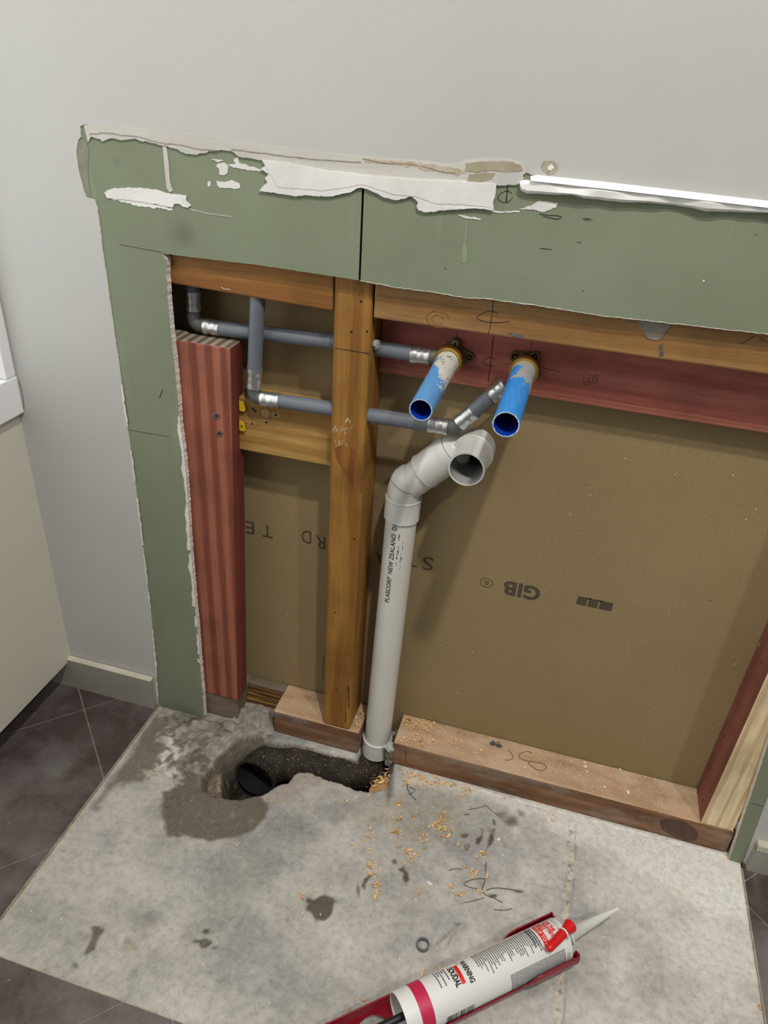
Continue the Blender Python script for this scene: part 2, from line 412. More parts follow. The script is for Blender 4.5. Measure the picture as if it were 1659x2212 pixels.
def rough_line(pts, step=0.003, amp=0.0006, seed=0, closed=True, axis=(1, 0, 1)):
    out = []; n = len(pts)
    for i in range(n if closed else n-1):
        a = Vector(pts[i]); b = Vector(pts[(i+1) % n]); L = (b-a).length; m = max(1, int(L/step))
        for j in range(m):
            p = a.lerp(b, j/m)
            d = Vector((mnoise.noise(p*220 + Vector((seed, 0, 0))) + 0.6*mnoise.noise(p*700), mnoise.noise(p*220 + Vector((0, seed+9, 0))) + 0.6*mnoise.noise(p*650), mnoise.noise(p*220 + Vector((0, 5, seed)))+ 0.6*mnoise.noise(p*720)))
            out.append(p + Vector((d.x*axis[0], d.y*axis[1], d.z*axis[2])) * amp)
    if not closed: out.append(Vector(pts[-1]))
    return out
def Y(pts, y): return [ony(p, y) for p in pts]
def Z(pts, z=0.0): return [onz(p, z) for p in pts]

def stroke(mb, pts, w, k, nrm, lift=0.0003):
    # thin drawn line lying on a surface with normal nrm
    nrm = Vector(nrm); P = [Vector(p) + nrm*lift for p in pts]
    L = []; Rr = []
    for i, p in enumerate(P):
        d = (P[min(i+1, len(P)-1)] - P[max(i-1, 0)]); d = d.normalized() if d.length > 0 else Vector((1, 0, 0))
        sd = d.cross(nrm).normalized() * (w/2) * (0.8 + 0.4*mnoise.noise(p*300))
        L.append(p+sd); Rr.append(p-sd)
    n = len(P); mb.add(L + Rr, [(i, i+1, n+i+1, n+i) for i in range(n-1)], k)
def smooth_path(pts, m=8):
    P = [Vector(p) for p in pts]; out = []
    for i in range(len(P)-1):
        p0 = P[max(i-1, 0)]; p1 = P[i]; p2 = P[i+1]; p3 = P[min(i+2, len(P)-1)]
        for j in range(m):
            t = j/m
            out.append(0.5*((2*p1) + (p2-p0)*t + (2*p0-5*p1+4*p2-p3)*t*t + (3*p1-p0-3*p2+p3)*t**3))
    out.append(P[-1]); return out

_fc = {}
def text2d(s, size=1.0, bold=0.0, width=1.0):
    c = bpy.data.curves.new('lettering', 'FONT'); c.body = s; c.size = size; c.offset = bold; c.fill_mode = 'FRONT'
    c.resolution_u = 3
    o = bpy.data.objects.new('lettering', c); COL.objects.link(o)
    bpy.context.view_layer.update()
    me = bpy.data.meshes.new_from_object(o.evaluated_get(bpy.context.evaluated_depsgraph_get()))
    vs = [(v.co.x*width, v.co.y) for v in me.vertices]; fs = [tuple(p.vertices) for p in me.polygons]
    bpy.data.objects.remove(o); bpy.data.curves.remove(c); bpy.data.meshes.remove(me)
    return vs, fs
def put_text(mb, s, size, fn, k, bold=0.0, fit=None):
    vs, fs = text2d(s, size, bold)
    if fit:
        w = max(v[0] for v in vs); vs = [(v[0]*fit/w, v[1]) for v in vs]
    mb.add([fn(*v) for v in vs], fs, k)

# ------------------------------------------------------------------ floor: bare cement slab with the broken-out hole
SX0, SX1, SY0, SY1, SZ = -0.535, 0.366, -0.418, 0.0625, 0.0
HS = 0.0020
nx = int((SX1-SX0)/HS)+1; ny = int((SY1-SY0)/HS)+1
gx = np.linspace(SX0, SX1, nx); gy = np.linspace(SY0, SY1, ny)
GX, GY = np.meshgrid(gx, gy)
rng = np.random.RandomState(3)
def vnoise(x, y, sc, seed):
    r = np.random.RandomState(seed).rand(64, 64)
    u = x*sc; v = y*sc; i = np.floor(u).astype(int); j = np.floor(v).astype(int); fu = u-i; fv = v-j
    fu = fu*fu*(3-2*fu); fv = fv*fv*(3-2*fv)
    g = lambda a, b: r[a % 64, b % 64]
    return (g(i, j)*(1-fu)*(1-fv) + g(i+1, j)*fu*(1-fv) + g(i, j+1)*(1-fu)*fv + g(i+1, j+1)*fu*fv)
def fbm(x, y, sc, seed, o=4):
    t = 0; a = 1; n = 0
    for q in range(o): t = t + a*vnoise(x+q*0.37, y-q*0.21, sc*2**q, seed+q); n += a; a *= 0.55
    return t/n
def sdist(poly, X=None, Yg=None, jit=0.0, seed=5):
    X = GX if X is None else X; Yg = GY if Yg is None else Yg
    if jit:
        X = X + (fbm(X, Yg, 90, seed, 3)-0.5)*jit*2; Yg = Yg + (fbm(X, Yg, 90, seed+11, 3)-0.5)*jit*2
    P = [(p.x, p.y) for p in poly]; n = len(P); d = np.full(X.shape, 1e9); ins = np.zeros(X.shape, bool)
    for i in range(n):
        x0, y0 = P[i]; x1, y1 = P[(i+1) % n]; ex, ey = x1-x0, y1-y0
        t = np.clip(((X-x0)*ex+(Yg-y0)*ey)/(ex*ex+ey*ey+1e-12), 0, 1)
        d = np.minimum(d, np.hypot(X-x0-t*ex, Yg-y0-t*ey))
        c = ((y0 > Yg) != (y1 > Yg)) & (X < (x1-x0)*(Yg-y0)/((y1-y0) if y1 != y0 else 1e-12)+x0); ins ^= c
    return np.where(ins, -d, d)
def soft(d, w): return np.clip(0.5 - d/(2*w), 0, 1)
def L3(c): return np.array(lin(c)[:3])

hole = Z([(438,1702),(446,1672),(462,1648),(486,1620),(512,1600),(540,1590),(568,1590),(590,1600),(640,1606),(700,1622),(772,1640),(778,1610),(786,1560),(848,1562),(852,1600),(850,1648),(846,1672),(838,1700),(806,1710),(770,1706),(735,1692),(700,1682),(672,1668),(648,1664),(632,1672),(622,1690),(596,1700),(562,1716),(520,1724),(480,1722),(450,1714)])
dh = sdist(hole) + (fbm(GX, GY, 45, 5, 4)-0.5)*0.008
H = (fbm(GX, GY, 60, 1, 4)-0.5)*0.0012 + (fbm(GX, GY, 400, 9, 2)-0.5)*0.0006
basec = fbm(GX, GY, 14, 21, 5); fine = fbm(GX, GY, 90, 31, 4)
t1 = np.clip((basec-0.3)/0.4, 0, 1)[..., None]
C = L3((146, 144, 138))*(1-t1) + L3((176, 173, 167))*t1
C = C*(0.90+0.2*fine[..., None])
def blend(mask, col, a=1.0):
    global C
    m = np.clip(mask, 0, 1)[..., None]*a; C = C*(1-m) + L3(col)*0.80*m
# cooler blue-grey mottling and pale scuffed zones
blend(np.clip((fbm(GX, GY, 20, 41, 5)-0.52)*6, 0, 1), (132, 134, 138), 0.45)
blend(np.clip((fbm(GX, GY, 26, 51, 5)-0.55)*7, 0, 1), (196, 192, 184), 0.45)
# dusty white band below the plate and in front of the right-hand end
band = sdist(Z([(850,1668),(980,1676),(1200,1745),(1575,1850),(1640,1890),(1640,2212),(1500,2150),(1380,1960),(1230,1850),(1150,1790),(1000,1725),(850,1700)]), jit=0.01)
blend(soft(band, 0.03)*(0.3+0.7*fbm(GX, GY, 40, 61, 5)), (214, 210, 202), 0.75)
nearw = soft(sdist(Z([(1150,1735),(1575,1848),(1625,1880),(1625,1990),(1520,1960),(1400,1880),(1200,1790)]), jit=0.008), 0.012)
blend(nearw*(0.35+0.8*fbm(GX, GY, 50, 71, 5)), (240, 235, 222), 1.0)
blend(soft(sdist(Z([(870,1655),(1100,1718),(1250,1762),(1240,1790),(1100,1745),(1000,1715),(880,1690)]), jit=0.006), 0.006), (214, 210, 202), 0.8)
# damp patch beside the hole
wet = sdist(Z([(346,1740),(352,1712),(380,1700),(372,1675),(395,1640),(430,1640),(450,1660),(500,1705),(560,1722),(580,1735),(576,1770),(545,1798),(500,1812),(452,1818),(400,1806),(362,1806),(352,1780)]), jit=0.004)
blend(soft(wet, 0.003), (100, 92, 76), 0.92)
# damp edge near the wall, left
blend(soft(sdist(Z([(330,1545),(380,1560),(420,1600),(390,1650),(330,1680),(250,1700),(228,1722),(210,1750),(196,1745),(240,1690),(300,1600)]), jit=0.006), 0.006), (104, 98, 86), 0.85)
# white crust
cr = soft(sdist(Z([(348,1585),(385,1570),(420,1590),(412,1620),(385,1650),(392,1690),(370,1680),(352,1665),(330,1660),(345,1640),(360,1610)]), jit=0.012), 0.006)
crn = np.clip((fbm(GX, GY, 120, 81, 4)-0.38)*5, 0, 1)
blend(cr*crn, (222, 218, 208), 0.9)
blend(soft(sdist(Z([(315,1665),(345,1655),(360,1690),(340,1700),(320,1690)]), jit=0.01), 0.006)*crn, (206, 200, 184), 0.8)
# broken brownish cement around the hole
rg = soft(sdist(Z([(330,1530),(440,1545),(520,1560),(590,1560),(600,1600),(540,1590),(480,1620),(446,1680),(430,1690),(400,1660),(410,1610),(370,1580)]), jit=0.006), 0.010)
blend(rg, (118, 110, 98), 0.7)
H = H + rg*(fbm(GX, GY, 90, 91, 4)-0.45)*0.016; blend(rg*np.clip((fbm(GX, GY, 110, 92, 4)-.5)*7, 0, 1), (164, 156, 142), .7); blend(rg*np.clip((fbm(GX, GY, 70, 93, 4)-.54)*9, 0, 1), (84, 76, 66), .7)
rg2 = soft(sdist(Z([(415,1560),(470,1560),(520,1555),(590,1500),(600,1560),(560,1596),(500,1600),(455,1640),(430,1640)]), jit=0.006), 0.010)
H = H + rg2*(0.004+(fbm(GX, GY, 70, 95, 4)-0.4)*0.012)
lump = soft(sdist([Vector((-0.405, 0.004, 0)), Vector((-0.347, 0.004, 0)), Vector((-0.347, 0.036, 0)), Vector((-0.405, 0.036, 0))], jit=0.004), 0.006)
H = H + lump*(0.012+(fbm(GX, GY, 80, 97, 4)-0.4)*0.014)
blend(lump, (142, 134, 122), 0.8)
# pale broken lip in front of the pipe
blend(soft(sdist(Z([(560,1722),(600,1702),(632,1670),(660,1664),(700,1682),(690,1700),(655,1700),(640,1730),(600,1735)]), jit=0.004), 0.004), (166, 158, 146), 0.8)
# stains
def stain(pts, col=(74, 68, 56), w=0.0012, a=0.9, jit=0.0015): blend(soft(sdist(Z(pts), jit=jit), w), col, a)
def blob(cx, cy, rx, ry, **kw):
    stain([(cx+rx*math.cos(a)*(1+.18*math.sin(3*a+cx)), cy+ry*math.sin(a)*(1+.2*math.cos(2*a+cy))) for a in [i*math.pi/6 for i in range(12)]], **kw)
blob(695, 1962, 30, 28, jit=0.004); blob(668,1945,9,6); blob(442, 2038, 15, 10, col=(78,76,68)); blob(445, 2012, 7, 6, col=(84,80,72)); blob(424,2033,10,3,col=(84,80,72)); blob(463,2048,8,3,col=(84,80,72))
blob(210, 2010, 15, 12, col=(108,102,88)); stain([(208,2000),(222,2008),(205,2050),(184,2066),(182,2058),(196,2030)], col=(104,98,86)); blob(163,2086,6,8,col=(120,116,108))
blob(330,1985,16,12,col=(118,114,108),w=0.006,a=.7); blob(305,1990,22,26,col=(132,130,124),w=0.01,a=.6); blob(275,2035,7,6,col=(120,118,114),w=.003)
stain([(790,1925),(780,1915),(786,1898),(800,1888),(814,1887),(802,1894),(794,1904),(790,1910)], col=(88,80,68)); stain([(772,1905),(778,1920),(776,1940),(770,1925)], col=(100,92,80))
stain([(860,1878),(872,1872),(882,1888),(884,1900),(876,1908),(870,1900),(872,1886)], col=(70,60,46)); blob(853,1862,6,5,col=(96,86,70))
stain([(1028,1822),(1030,1812),(1040,1804),(1042,1795),(1036,1788),(1044,1790),(1042,1812),(1036,1824)], col=(70,60,46)); stain([(1052,1832),(1056,1812),(1064,1792),(1070,1788),(1066,1800),(1068,1815),(1058,1828),(1050,1836)], col=(70,60,46))
stain([(1064,1768),(1068,1770),(1072,1784),(1064,1782)], col=(60,56,50))
blob(1104,1774,15,10,col=(98,94,88),w=.004); blob(1084,1760,10,10,col=(112,108,102),w=.004,a=.8); blob(1127,1758,8,7,col=(128,124,120),w=.003,a=.8)
blob(1003,1805,10,5,col=(88,72,48)); blob(1008,1830,6,8,col=(112,100,80)); blob(1064,1936,9,5,col=(50,48,46)); blob(1120,1926,12,4,col=(108,104,100),w=.002); blob(1008,1759,6,2,col=(84,76,66))
blob(988,1998,7,4,col=(104,98,88)); stain([(988,1998),(970,2020),(944,2044),(940,2040),(965,2012)], col=(132,126,116),a=.7); stain([(990,2000),(972,2040),(962,2044),(975,2020)], col=(132,126,116),a=.7)
stain([(1050,1780),(1100,1830),(1098,1834),(1046,1786)], col=(138,134,128),a=.5)
stain([(835,1660),(850,1665),(850,1710),(838,1740),(832,1700)], col=(92,92,92), w=.003, a=.8)
blob(300,1780,40,16,col=(176,172,156),w=.01,a=.5); blob(245,1860,10,8,col=(190,186,178),w=.004,a=.5); blob(285,2045,14,10,col=(176,160,128),w=.004,a=.5); blob(810,1760,50,30,col=(184,172,146),w=.01,a=.35); blob(940,1760,70,60,col=(150,146,128),w=.02,a=.4)
blob(640,1790,60,26,col=(128,128,130),w=.015,a=.5); blob(450,1880,80,40,col=(130,132,134),w=.02,a=.45); blob(1310,1830,60,30,col=(150,146,152),w=.02,a=.4); blob(1330,2000,50,30,col=(150,142,138),w=.02,a=.5); blob(1430,2130,60,30,col=(146,140,142),w=.02,a=.4)
# sandy joint (old tile-bed joint) running from the wall towards the room
jx = 0.1335 + (fbm(GX*0+0.3, GY, 30, 15, 3)-0.5)*0.007
jd = np.abs(GX-jx) - 0.0036 - (fbm(GX, GY, 110, 16, 3)-0.5)*0.008
jm = soft(jd, 0.0012)*(GY < -0.014)
blend(jm*(0.45+0.8*fbm(GX, GY, 200, 19, 3)), (196, 186, 166), 0.85); blend(jm*np.clip((fbm(GX, GY, 170, 77, 3)-.55)*8, 0, 1), (110, 102, 92), .8); H = H + jm*((fbm(GX, GY, 260, 17, 3)-0.45)*0.010)
blend(soft(np.abs(GX-jx-0.0066)-0.0008, 0.001)*(GY < -0.02)*(fbm(GX,GY,60,18,3) > 0.45), (120, 110, 98), 0.7)
rd = soft(np.abs(GY+0.0045+(fbm(GX, GY*0, 40, 63, 3)-.5)*.004)-0.0018, 0.0012)*(GX > -.02)*(GX < .345); H = H + rd*(.0014+(fbm(GX, GY, 200, 64, 3)-.5)*.003); blend(rd*(.4+.8*fbm(GX, GY, 90, 65, 3)), (226, 220, 206), .9)
blend(soft(np.abs(GY+0.0085+(fbm(GX, GY*0, 60, 66, 3)-.5)*.006)-0.0004, 0.0008)*(GX > .03)*(GX < .32)*(fbm(GX, GY, 50, 67, 3) > .4), (96, 90, 84), .8)
# rim of mortar along the left edge
ed = soft(np.abs(GX-(SX0+0.002))-0.002, 0.002)*(fbm(GX, GY, 50, 19, 3) > 0.42); blend(ed, (196, 184, 160), 0.7)
# hole depth
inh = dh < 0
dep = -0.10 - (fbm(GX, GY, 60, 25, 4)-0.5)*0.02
dirt = soft(sdist(Z([(442,1680),(462,1652),(486,1640),(480,1668),(484,1700),(500,1724),(470,1738),(440,1738),(430,1700)]), jit=0.004), 0.004)
dep = dep*(1-dirt) + dirt*(-0.022+(fbm(GX, GY, 120, 26, 4)-0.5)*0.016)
saw = soft(sdist(Z([(790,1720),(795,1690),(830,1660),(848,1665),(846,1720)]), jit=0.003), 0.004)
dep = dep*(1-saw) + saw*(-0.010+(fbm(GX, GY, 200, 28, 3)-0.5)*0.006)
H = np.where(inh, np.maximum(dep, -0.002 + dh*4.5 + (fbm(GX, GY, 110, 27, 3)-.5)*.008), H)
H = H - soft(np.abs(dh)-.002, .003)*(fbm(GX, GY, 130, 30, 3))*.004
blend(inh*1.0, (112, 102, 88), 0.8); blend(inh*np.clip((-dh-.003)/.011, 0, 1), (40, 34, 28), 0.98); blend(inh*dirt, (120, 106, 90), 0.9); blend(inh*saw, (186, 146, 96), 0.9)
blend(inh*dirt*np.clip((fbm(GX,GY,150,29,3)-.5)*6,0,1), (168,150,130), 0.8)

C = np.clip(C*(1.44+0.22*np.clip((GX+0.1)/0.4, 0, 1))[..., None], 0, 0.92)   # overall cement tone, paler to the right
wm = np.clip(nearw*(0.25+1.0*fbm(GX, GY, 60, 72, 5)), 0, 1)[..., None]*0.85; C = C*(1-wm) + np.array([0.86, 0.84, 0.80])*wm
vs = np.stack([GX.ravel(), GY.ravel(), (SZ+H).ravel()], 1)
idx = np.arange(nx*ny).reshape(ny, nx)
fs = np.stack([idx[:-1, :-1], idx[:-1, 1:], idx[1:, 1:], idx[1:, :-1]], -1).reshape(-1, 4)
me = bpy.data.meshes.new('floor'); me.from_pydata(vs.tolist(), [], fs.tolist())
me.polygons.foreach_set('use_smooth', [True]*len(me.polygons))
ca = me.color_attributes.new('tint', 'FLOAT_COLOR', 'POINT')
ca.data.foreach_set('color', np.concatenate([C.reshape(-1, 3), np.ones((nx*ny, 1))], 1).ravel())
me.materials.append(m_slab); me.update()
fl = bpy.data.objects.new('floor', me); COL.objects.link(fl); struct(fl)

# dark tiled floor around the bare patch (laid on the diagonal), a little higher than the slab
TZ = 0.004
def clip(poly, nrm, c):
    out = []
    for i in range(len(poly)):
        a, b = poly[i], poly[(i+1) % len(poly)]; da = a[0]*nrm[0]+a[1]*nrm[1]-c; db = b[0]*nrm[0]+b[1]*nrm[1]-c
        if da >= 0: out.append(a)
        if da*db < 0: t = da/(da-db); out.append((a[0]+(b[0]-a[0])*t, a[1]+(b[1]-a[1])*t))
    return out
def tiled(mb, poly):
    g = 0.0011
    for i in range(-8, 9):
        for j in range(-8, 9):
            a0 = -0.076 + 0.330*i; b0 = -0.700 + 0.330*j      # y-x lines and x+y lines
            q = clip(poly, (-1, 1), a0+g)
            if q: q = clip(q, (1, -1), -(a0+0.330-g))
            if q: q = clip(q, (1, 1), b0+g)
            if q: q = clip(q, (-1, -1), -(b0+0.330-g))
            if len(q) >= 3: mb.prism([Vector((x, y, TZ)) for x, y in q], (0, 0, -0.004), 0)
    mb.prism([Vector((x, y, TZ-0.0006)) for x, y in poly], (0, 0, -0.02), 1)
mb = MB()
tiled(mb, [(-2.2, -0.4185), (-2.2, -3.2), (2.2, -3.2), (2.2, -0.4185)])
tiled(mb, [(-0.80, -0.4175), (-0.5357, -0.4175), (-0.5357, -0.0), (-0.80, 0.0)])
tiled(mb, [(0.3665, -0.4175), (2.2, -0.4175), (2.2, -0.0), (0.3665, 0.0)])
mb.box((-0.5362, -0.4185, -0.01), (-0.5345, 0.0, TZ-0.0004), 2); mb.box((-0.5362, -0.419, -0.01), (0.3665, -0.4172, TZ-0.0002), 2); mb.box((0.3652, -0.4185, -0.01), (0.367, -0.02, TZ-0.0004), 2)
struct(mb.build('floor_tiles', [m_tile, m_grout, m_tile_edge]))

# ------------------------------------------------------------------ wall lining (painted), with the cut-away area
YW, YG = -0.0112, -0.0100
G_left = [(343,1537),(336,1440),(326,1330),(312,1210),(300,1110),(291,1040),(284,985),(276,930),(266,865),(262,820),(250,740),(240,670),(232,610),(224,560),(217,500),(210,450),(204,432)]
G_tear = [(186,426),(176,392),(168,360),(165,330),(167,306),(175,296),(173,272),(182,268)]
G_top = [(240,276),(330,285),(470,302),(600,322),(700,335),(783,341),(815,345),(900,352),(985,360),(1005,350),(1040,346),(1100,347),(1128,356),(1135,372),(1150,378),(1300,393),(1480,414),(1659,436)]
TOPX, TOPZ = 1.3, 2.42
gl = Y(G_left, YW); gt = Y(G_tear, YW); gtp = Y(G_top, YW)
e = gtp[-1]; ext = Vector((0.3571, YW, 0.878)) if False else Vector((0.385, YW, e.z + (e.z-gtp[-4].z)/(e.x-gtp[-4].x)*(0.385-e.x)))
outer_r = [Vector((0.372, YW, ext.z)), Vector((0.352, YW, 0.22)), Vector((0.3685, YW, 0.0))]
gl[0] = Vector((gl[0].x, YW, 0.0)); gl = [gl[0]] + [p for p in gl[1:] if p.z > 0.004]
left_o = rough_line(gl, 0.002, 0.0007, 1, False); tear_o = rough_line(gt, 0.002, 0.0008, 2, False); top_o = rough_line(gtp, 0.002, 0.0004, 3, False)
base_pts = left_o + tear_o + top_o
base_pts[0].z = 0.0
wall_poly = [Vector((-0.689, YW, 0.0)), base_pts[0]] + base_pts[1:] + outer_r + [Vector((TOPX, YW, 0)), Vector((TOPX, YW, TOPZ)), Vector((-0.689, YW, TOPZ))]
mb = MB(); mb.prism(wall_poly, (0, 0.0092, 0), 0, 1)
# torn paper along the left cut
for i in range(3, len(left_o)-2, 1):
    p = left_o[i]
    if 0.02 < p.z < 0.56 and mnoise.noise(p*40) > -0.15:
        w_ = 0.0012 + 0.0022*abs(mnoise.noise(p*120)); q = left_o[i+1]
        mb.add([p + Vector((-w_*.4, -.0004, 0)), q + Vector((-w_*.4, -.0004, 0)), q + Vector((w_, -.0003, 0)), p + Vector((w_, -.0003, 0))], [(0, 1, 2, 3)], 2)
# fixing hole and hairline scuffs above the patch
sc = Y([(1172,350),(1190,346),(1203,352),(1206,364),(1198,374),(1184,378),(1173,372),(1169,360)], YW-0.0002)
mb.flat(rough_line(sc, 0.0015, 0.0010, 5), 3)
mb.flat(rough_line(Y([(1182,360),(1192,355),(1197,362),(1190,370),(1183,368)], YW-0.0006), 0.0015, 0.0008, 6), 2)
for pl, w_, k_ in (([(41,822),(46,840),(50,862),(52,884)], .0016, 5),):
    stroke(mb, smooth_path(Y(pl, YW)), w_, k_, (0, -1, 0))
struct(mb.build('wall_back', [m_wall, m_gyp, m_gypw, plain('scraped_wall_patch', (150,144,126), (178,172,154), 200, 0.9), plain('faint_wall_scuff', (180,178,172), (188,187,182), 200, .6), plain('brown_corner_crack', (120,104,84), (150,132,108), 200, .8)]))

# left wall, its window and the gap at its foot
mb = MB()
mb.box((-0.76, -2.6, 0.058), (-0.689, -0.0112, 0.497), 0)
mb.box((-0.76, -2.6, 0.497), (-0.700, -0.0112, 0.549), 0)
mb.box((-0.76, -2.6, 1.65), (-0.689, -0.0112, 2.42), 0); mb.box((-0.76, -2.6, 0.549), (-0.689, -1.15, 1.65), 0)
struct(mb.build('wall_left', [m_wall_left]))
mb = MB(); mb.box((-0.80, -2.6, 0.0), (-0.752, -0.03, 0.058), 0); struct(mb.build('foot_gap_shade', [m_black]))  # recessed kick in black, painting in the shade of the gap
win = MB(); win.box((-0.735, -1.15, 0.552), (-0.729, -0.030, 1.65), 0)
wo = struct(win.build('window_1', [m_lit]))
def spart(mb, name, mat, par, **k):
    o = mb.build(name, mat, None, **k); o.parent = par; o.location = Vector(o.location) - Vector(par.location); return o
f = MB(); f.box((-0.745, -0.0300, 0.549), (-0.6800, -0.0125, 1.65)); f.box((-0.745, -0.036, 0.549), (-0.690, -0.0305, 1.65)); f.box((-0.745, -1.15, 0.549), (-0.700, -1.10, 1.65)); f.box((-0.745, -1.10, 1.60), (-0.700, -0.036, 1.65))
spart(f, 'window_frame', [m_white], wo, bevel=0.0012)
f = MB(); f.box((-0.699, -1.2, 0.4975), (-0.6795, -0.0118, 0.5485)); f.box((-0.745, -1.2, 0.538), (-0.699, -0.0118, 0.5488))
spart(f, 'window_sill', [m_white], wo, bevel=0.0015)

# baseboards
mb = MB(); mb.box((-0.75, -0.0215, 0.0), (-0.5385, -0.0114, 0.0645), 0, {'top': 1})
mb.add([(-0.75, -0.0215, 0.0600), (-0.5385, -0.0215, 0.0600), (-0.5385, -0.0125, 0.0662), (-0.75, -0.0125, 0.0662)], [(0, 1, 2, 3)], 1)
struct(mb.build('baseboard_back_left', [m_base, m_base_top]))
mb = MB(); mb.box((0.3700, -0.0215, 0.0), (1.3, -0.0114, 0.050), 0); mb.box((0.3700, -0.0222, 0.048), (1.3, -0.0114, 0.0585), 1)
struct(mb.build('baseboard_back_right', [m_base, m_base_top]))

# ------------------------------------------------------------------ green wallboard pieces
def yg(v): return Vector((v.x, YG, v.z))
seam_top = ony((784,405), YG); seam_bot = ony((777,606), YG)
top_cut = Y([(350,548),(370,550),(450,560),(560,573),(660,588),(777,606)], YG)
top_cut2 = Y([(777,606),(850,620),(940,632),(1010,644),(1050,645),(1160,660),(1300,682),(1500,704),(1659,722)], YG)
e2 = top_cut2[-1]; top_cut2 = top_cut2 + [Vector((0.30, YG, e2.z - 0.001))]
left_cut = Y([(441,1553),(438,1500),(432,1440),(427,1370),(420,1300),(413,1220),(408,1150),(404,1080),(398,1000),(393,960),(388,920),(384,860),(378,800),(372,740),(366,690),(362,640),(359,590),(360,560),(350,548)], YG)
left_cut[0].z = 0.0; left_cut = [left_cut[0]] + [p for p in left_cut[1:] if p.z > 0.004]
A_out = [yg(p) for p in left_o]; A_tear = [yg(p) for p in tear_o]
ti = min(range(len(top_o)), key=lambda i: abs(top_o[i].x - seam_top.x))
seam_up = Vector((seam_top.x + 0.0002, YG, top_o[ti].z))
lc = rough_line(left_cut, 0.002, 0.0009, 8, False)[:-1]
tc1 = rough_line(top_cut, 0.002, 0.0005, 9, False)
A_poly = A_out + A_tear + [yg(p) for p in top_o[:ti]] + [seam_up + Vector((-0.0013, 0, 0)), seam_bot + Vector((-0.0013, 0, 0))] + list(reversed(tc1[:-1])) + list(reversed(lc))
A_poly[0] = Vector((A_poly[0].x, YG, 0.0))
A = thing('green_wallboard', (A_out[0].x, YG, 0), 'green L-shaped wallboard piece running down the left side of the opening', 'wallboard')
mb = MB(); mb.prism(A_poly, (0, 0.0096, 0), 0, 1)
# ragged white gypsum and torn paper on the opening's left cut
for i in range(len(lc)-1):
    p, q = lc[i], lc[i+1]
    if 0.12 < p.z < 0.53 and mnoise.noise(p*30 + Vector((2, 0, 0))) > -0.25:
        w_ = 0.001 + 0.0055*max(0, mnoise.noise(p*45)+0.25)
        mb.add([p + Vector((-w_, -.0012, 0)), q + Vector((-w_*.8, -.0012, 0)), q + Vector((.0012, -.0006, 0)), p + Vector((.0012, -.0006, 0)), p + Vector((-w_, 0, 0)), q + Vector((-w_*.8, 0, 0))], [(0, 1, 2, 3), (0, 4, 5, 1)], 2)
fn = (0, -1, 0)
for a, b, w in (((258,528),(352,545),.0005), ((280,929),(366,943),.0006)):
    stroke(mb, rough_line([ony(a, YG), ony(b, YG)], 0.01, .0002, 2, False), w, 3, fn)
stroke(mb, smooth_path(Y([(352,840),(348,850),(345,860)], YG)), .0012, 3, fn)
mb.flat(rough_line(Y(G_tear[:-3]+[(176,300),(186,306),(192,330),(190,380),(196,425)], YG-0.0004), 0.002, 0.0008, 4), 4)
for (a, r_) in (((392,508), 9), ((398,498), 6)):
    pass
def shaded_seam(mb):   # gap shadow painted dark on the butt joint's side faces
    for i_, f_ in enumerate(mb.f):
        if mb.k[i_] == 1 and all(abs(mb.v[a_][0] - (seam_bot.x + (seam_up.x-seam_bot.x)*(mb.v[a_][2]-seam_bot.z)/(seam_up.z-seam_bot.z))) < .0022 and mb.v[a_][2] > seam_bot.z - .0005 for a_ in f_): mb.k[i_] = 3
shaded_seam(mb)
_o = A['_org']; _s = [ony(p, YG) for p in ((388,508),(401,502),(254,352))]
m_green_left = green_mat([(_s[0].x-_o[0], _s[0].z, .014, (84, 88, 76)), (_s[1].x-_o[0], _s[1].z, .010, (84, 88, 76)), (_s[2].x-_o[0], _s[2].z+.0, .004, (96, 106, 96)), (ony((385,1524), YG).x-_o[0], .006, .012, (44, 56, 40)), (ony((412,1530), YG).x-_o[0], .004, .012, (44, 56, 40)), (ony((360,1525), YG).x-_o[0], .004, .009, (60, 72, 52))])
mb.build('board', [m_green_left, m_gyp, m_gypw, m_pencil_seam_shade, plain('torn_olive_paper', (128,128,110), (142,142,124), 60, 0.9)], A)
sm = MB()
pts = [ony((390+26*math.cos(t), 506+20*math.sin(t)), YG-0.0003) for t in np.linspace(0, 6.28, 20)[:-1]]
# plaster left on the board
def patch(pts, y, th, mat, name, root, amp=0.0008, step=0.0018, seed=1, label=None, bev=0.0, mats=None):
    m_ = MB(); m_.prism(rough_line(Y(pts, y-th), step, amp, seed), (0, th, 0), 0)
    o = m_.build(name, mat, root)
    if label: o['label'] = label
    return o
patch([(224,416),(240,408),(290,405),(335,410),(362,418),(402,422),(402,434),(412,444),(405,449),(394,446),(384,440),(376,440),(373,448),(365,447),(330,440),(280,432),(232,428),(228,420)], YG, 0.0012, [m_plaster], 'plaster_smear', A, label='white trowelled smear of plaster')
patch([(351,315),(359,315),(364,350),(367,395),(373,412),(366,416),(360,408),(356,370)], YG, 0.0008, [m_skim], 'plaster_smear', A, 0.0003, label='thin vertical dried drip')
for q, pl in enumerate(([(468,392),(480,393),(500,390),(518,396),(519,406),(505,409),(485,405),(476,404),(470,402)], [(470,352),(484,352),(492,356),(492,370),(486,378),(474,376),(472,364),(466,360)], [(448,394),(454,391),(455,402),(449,404)], [(455,345),(470,343),(482,348),(470,350)], [(505,345),(515,340),(516,352),(560,364),(565,370),(530,367),(500,362),(492,356),(508,354)], [(258,425),(330,440),(372,450),(372,454),(300,445),(240,430)])):
    patch(pl, YG, 0.0005, [m_plaster], 'plaster_fleck', A, 0.0011, 0.0013, q+3)
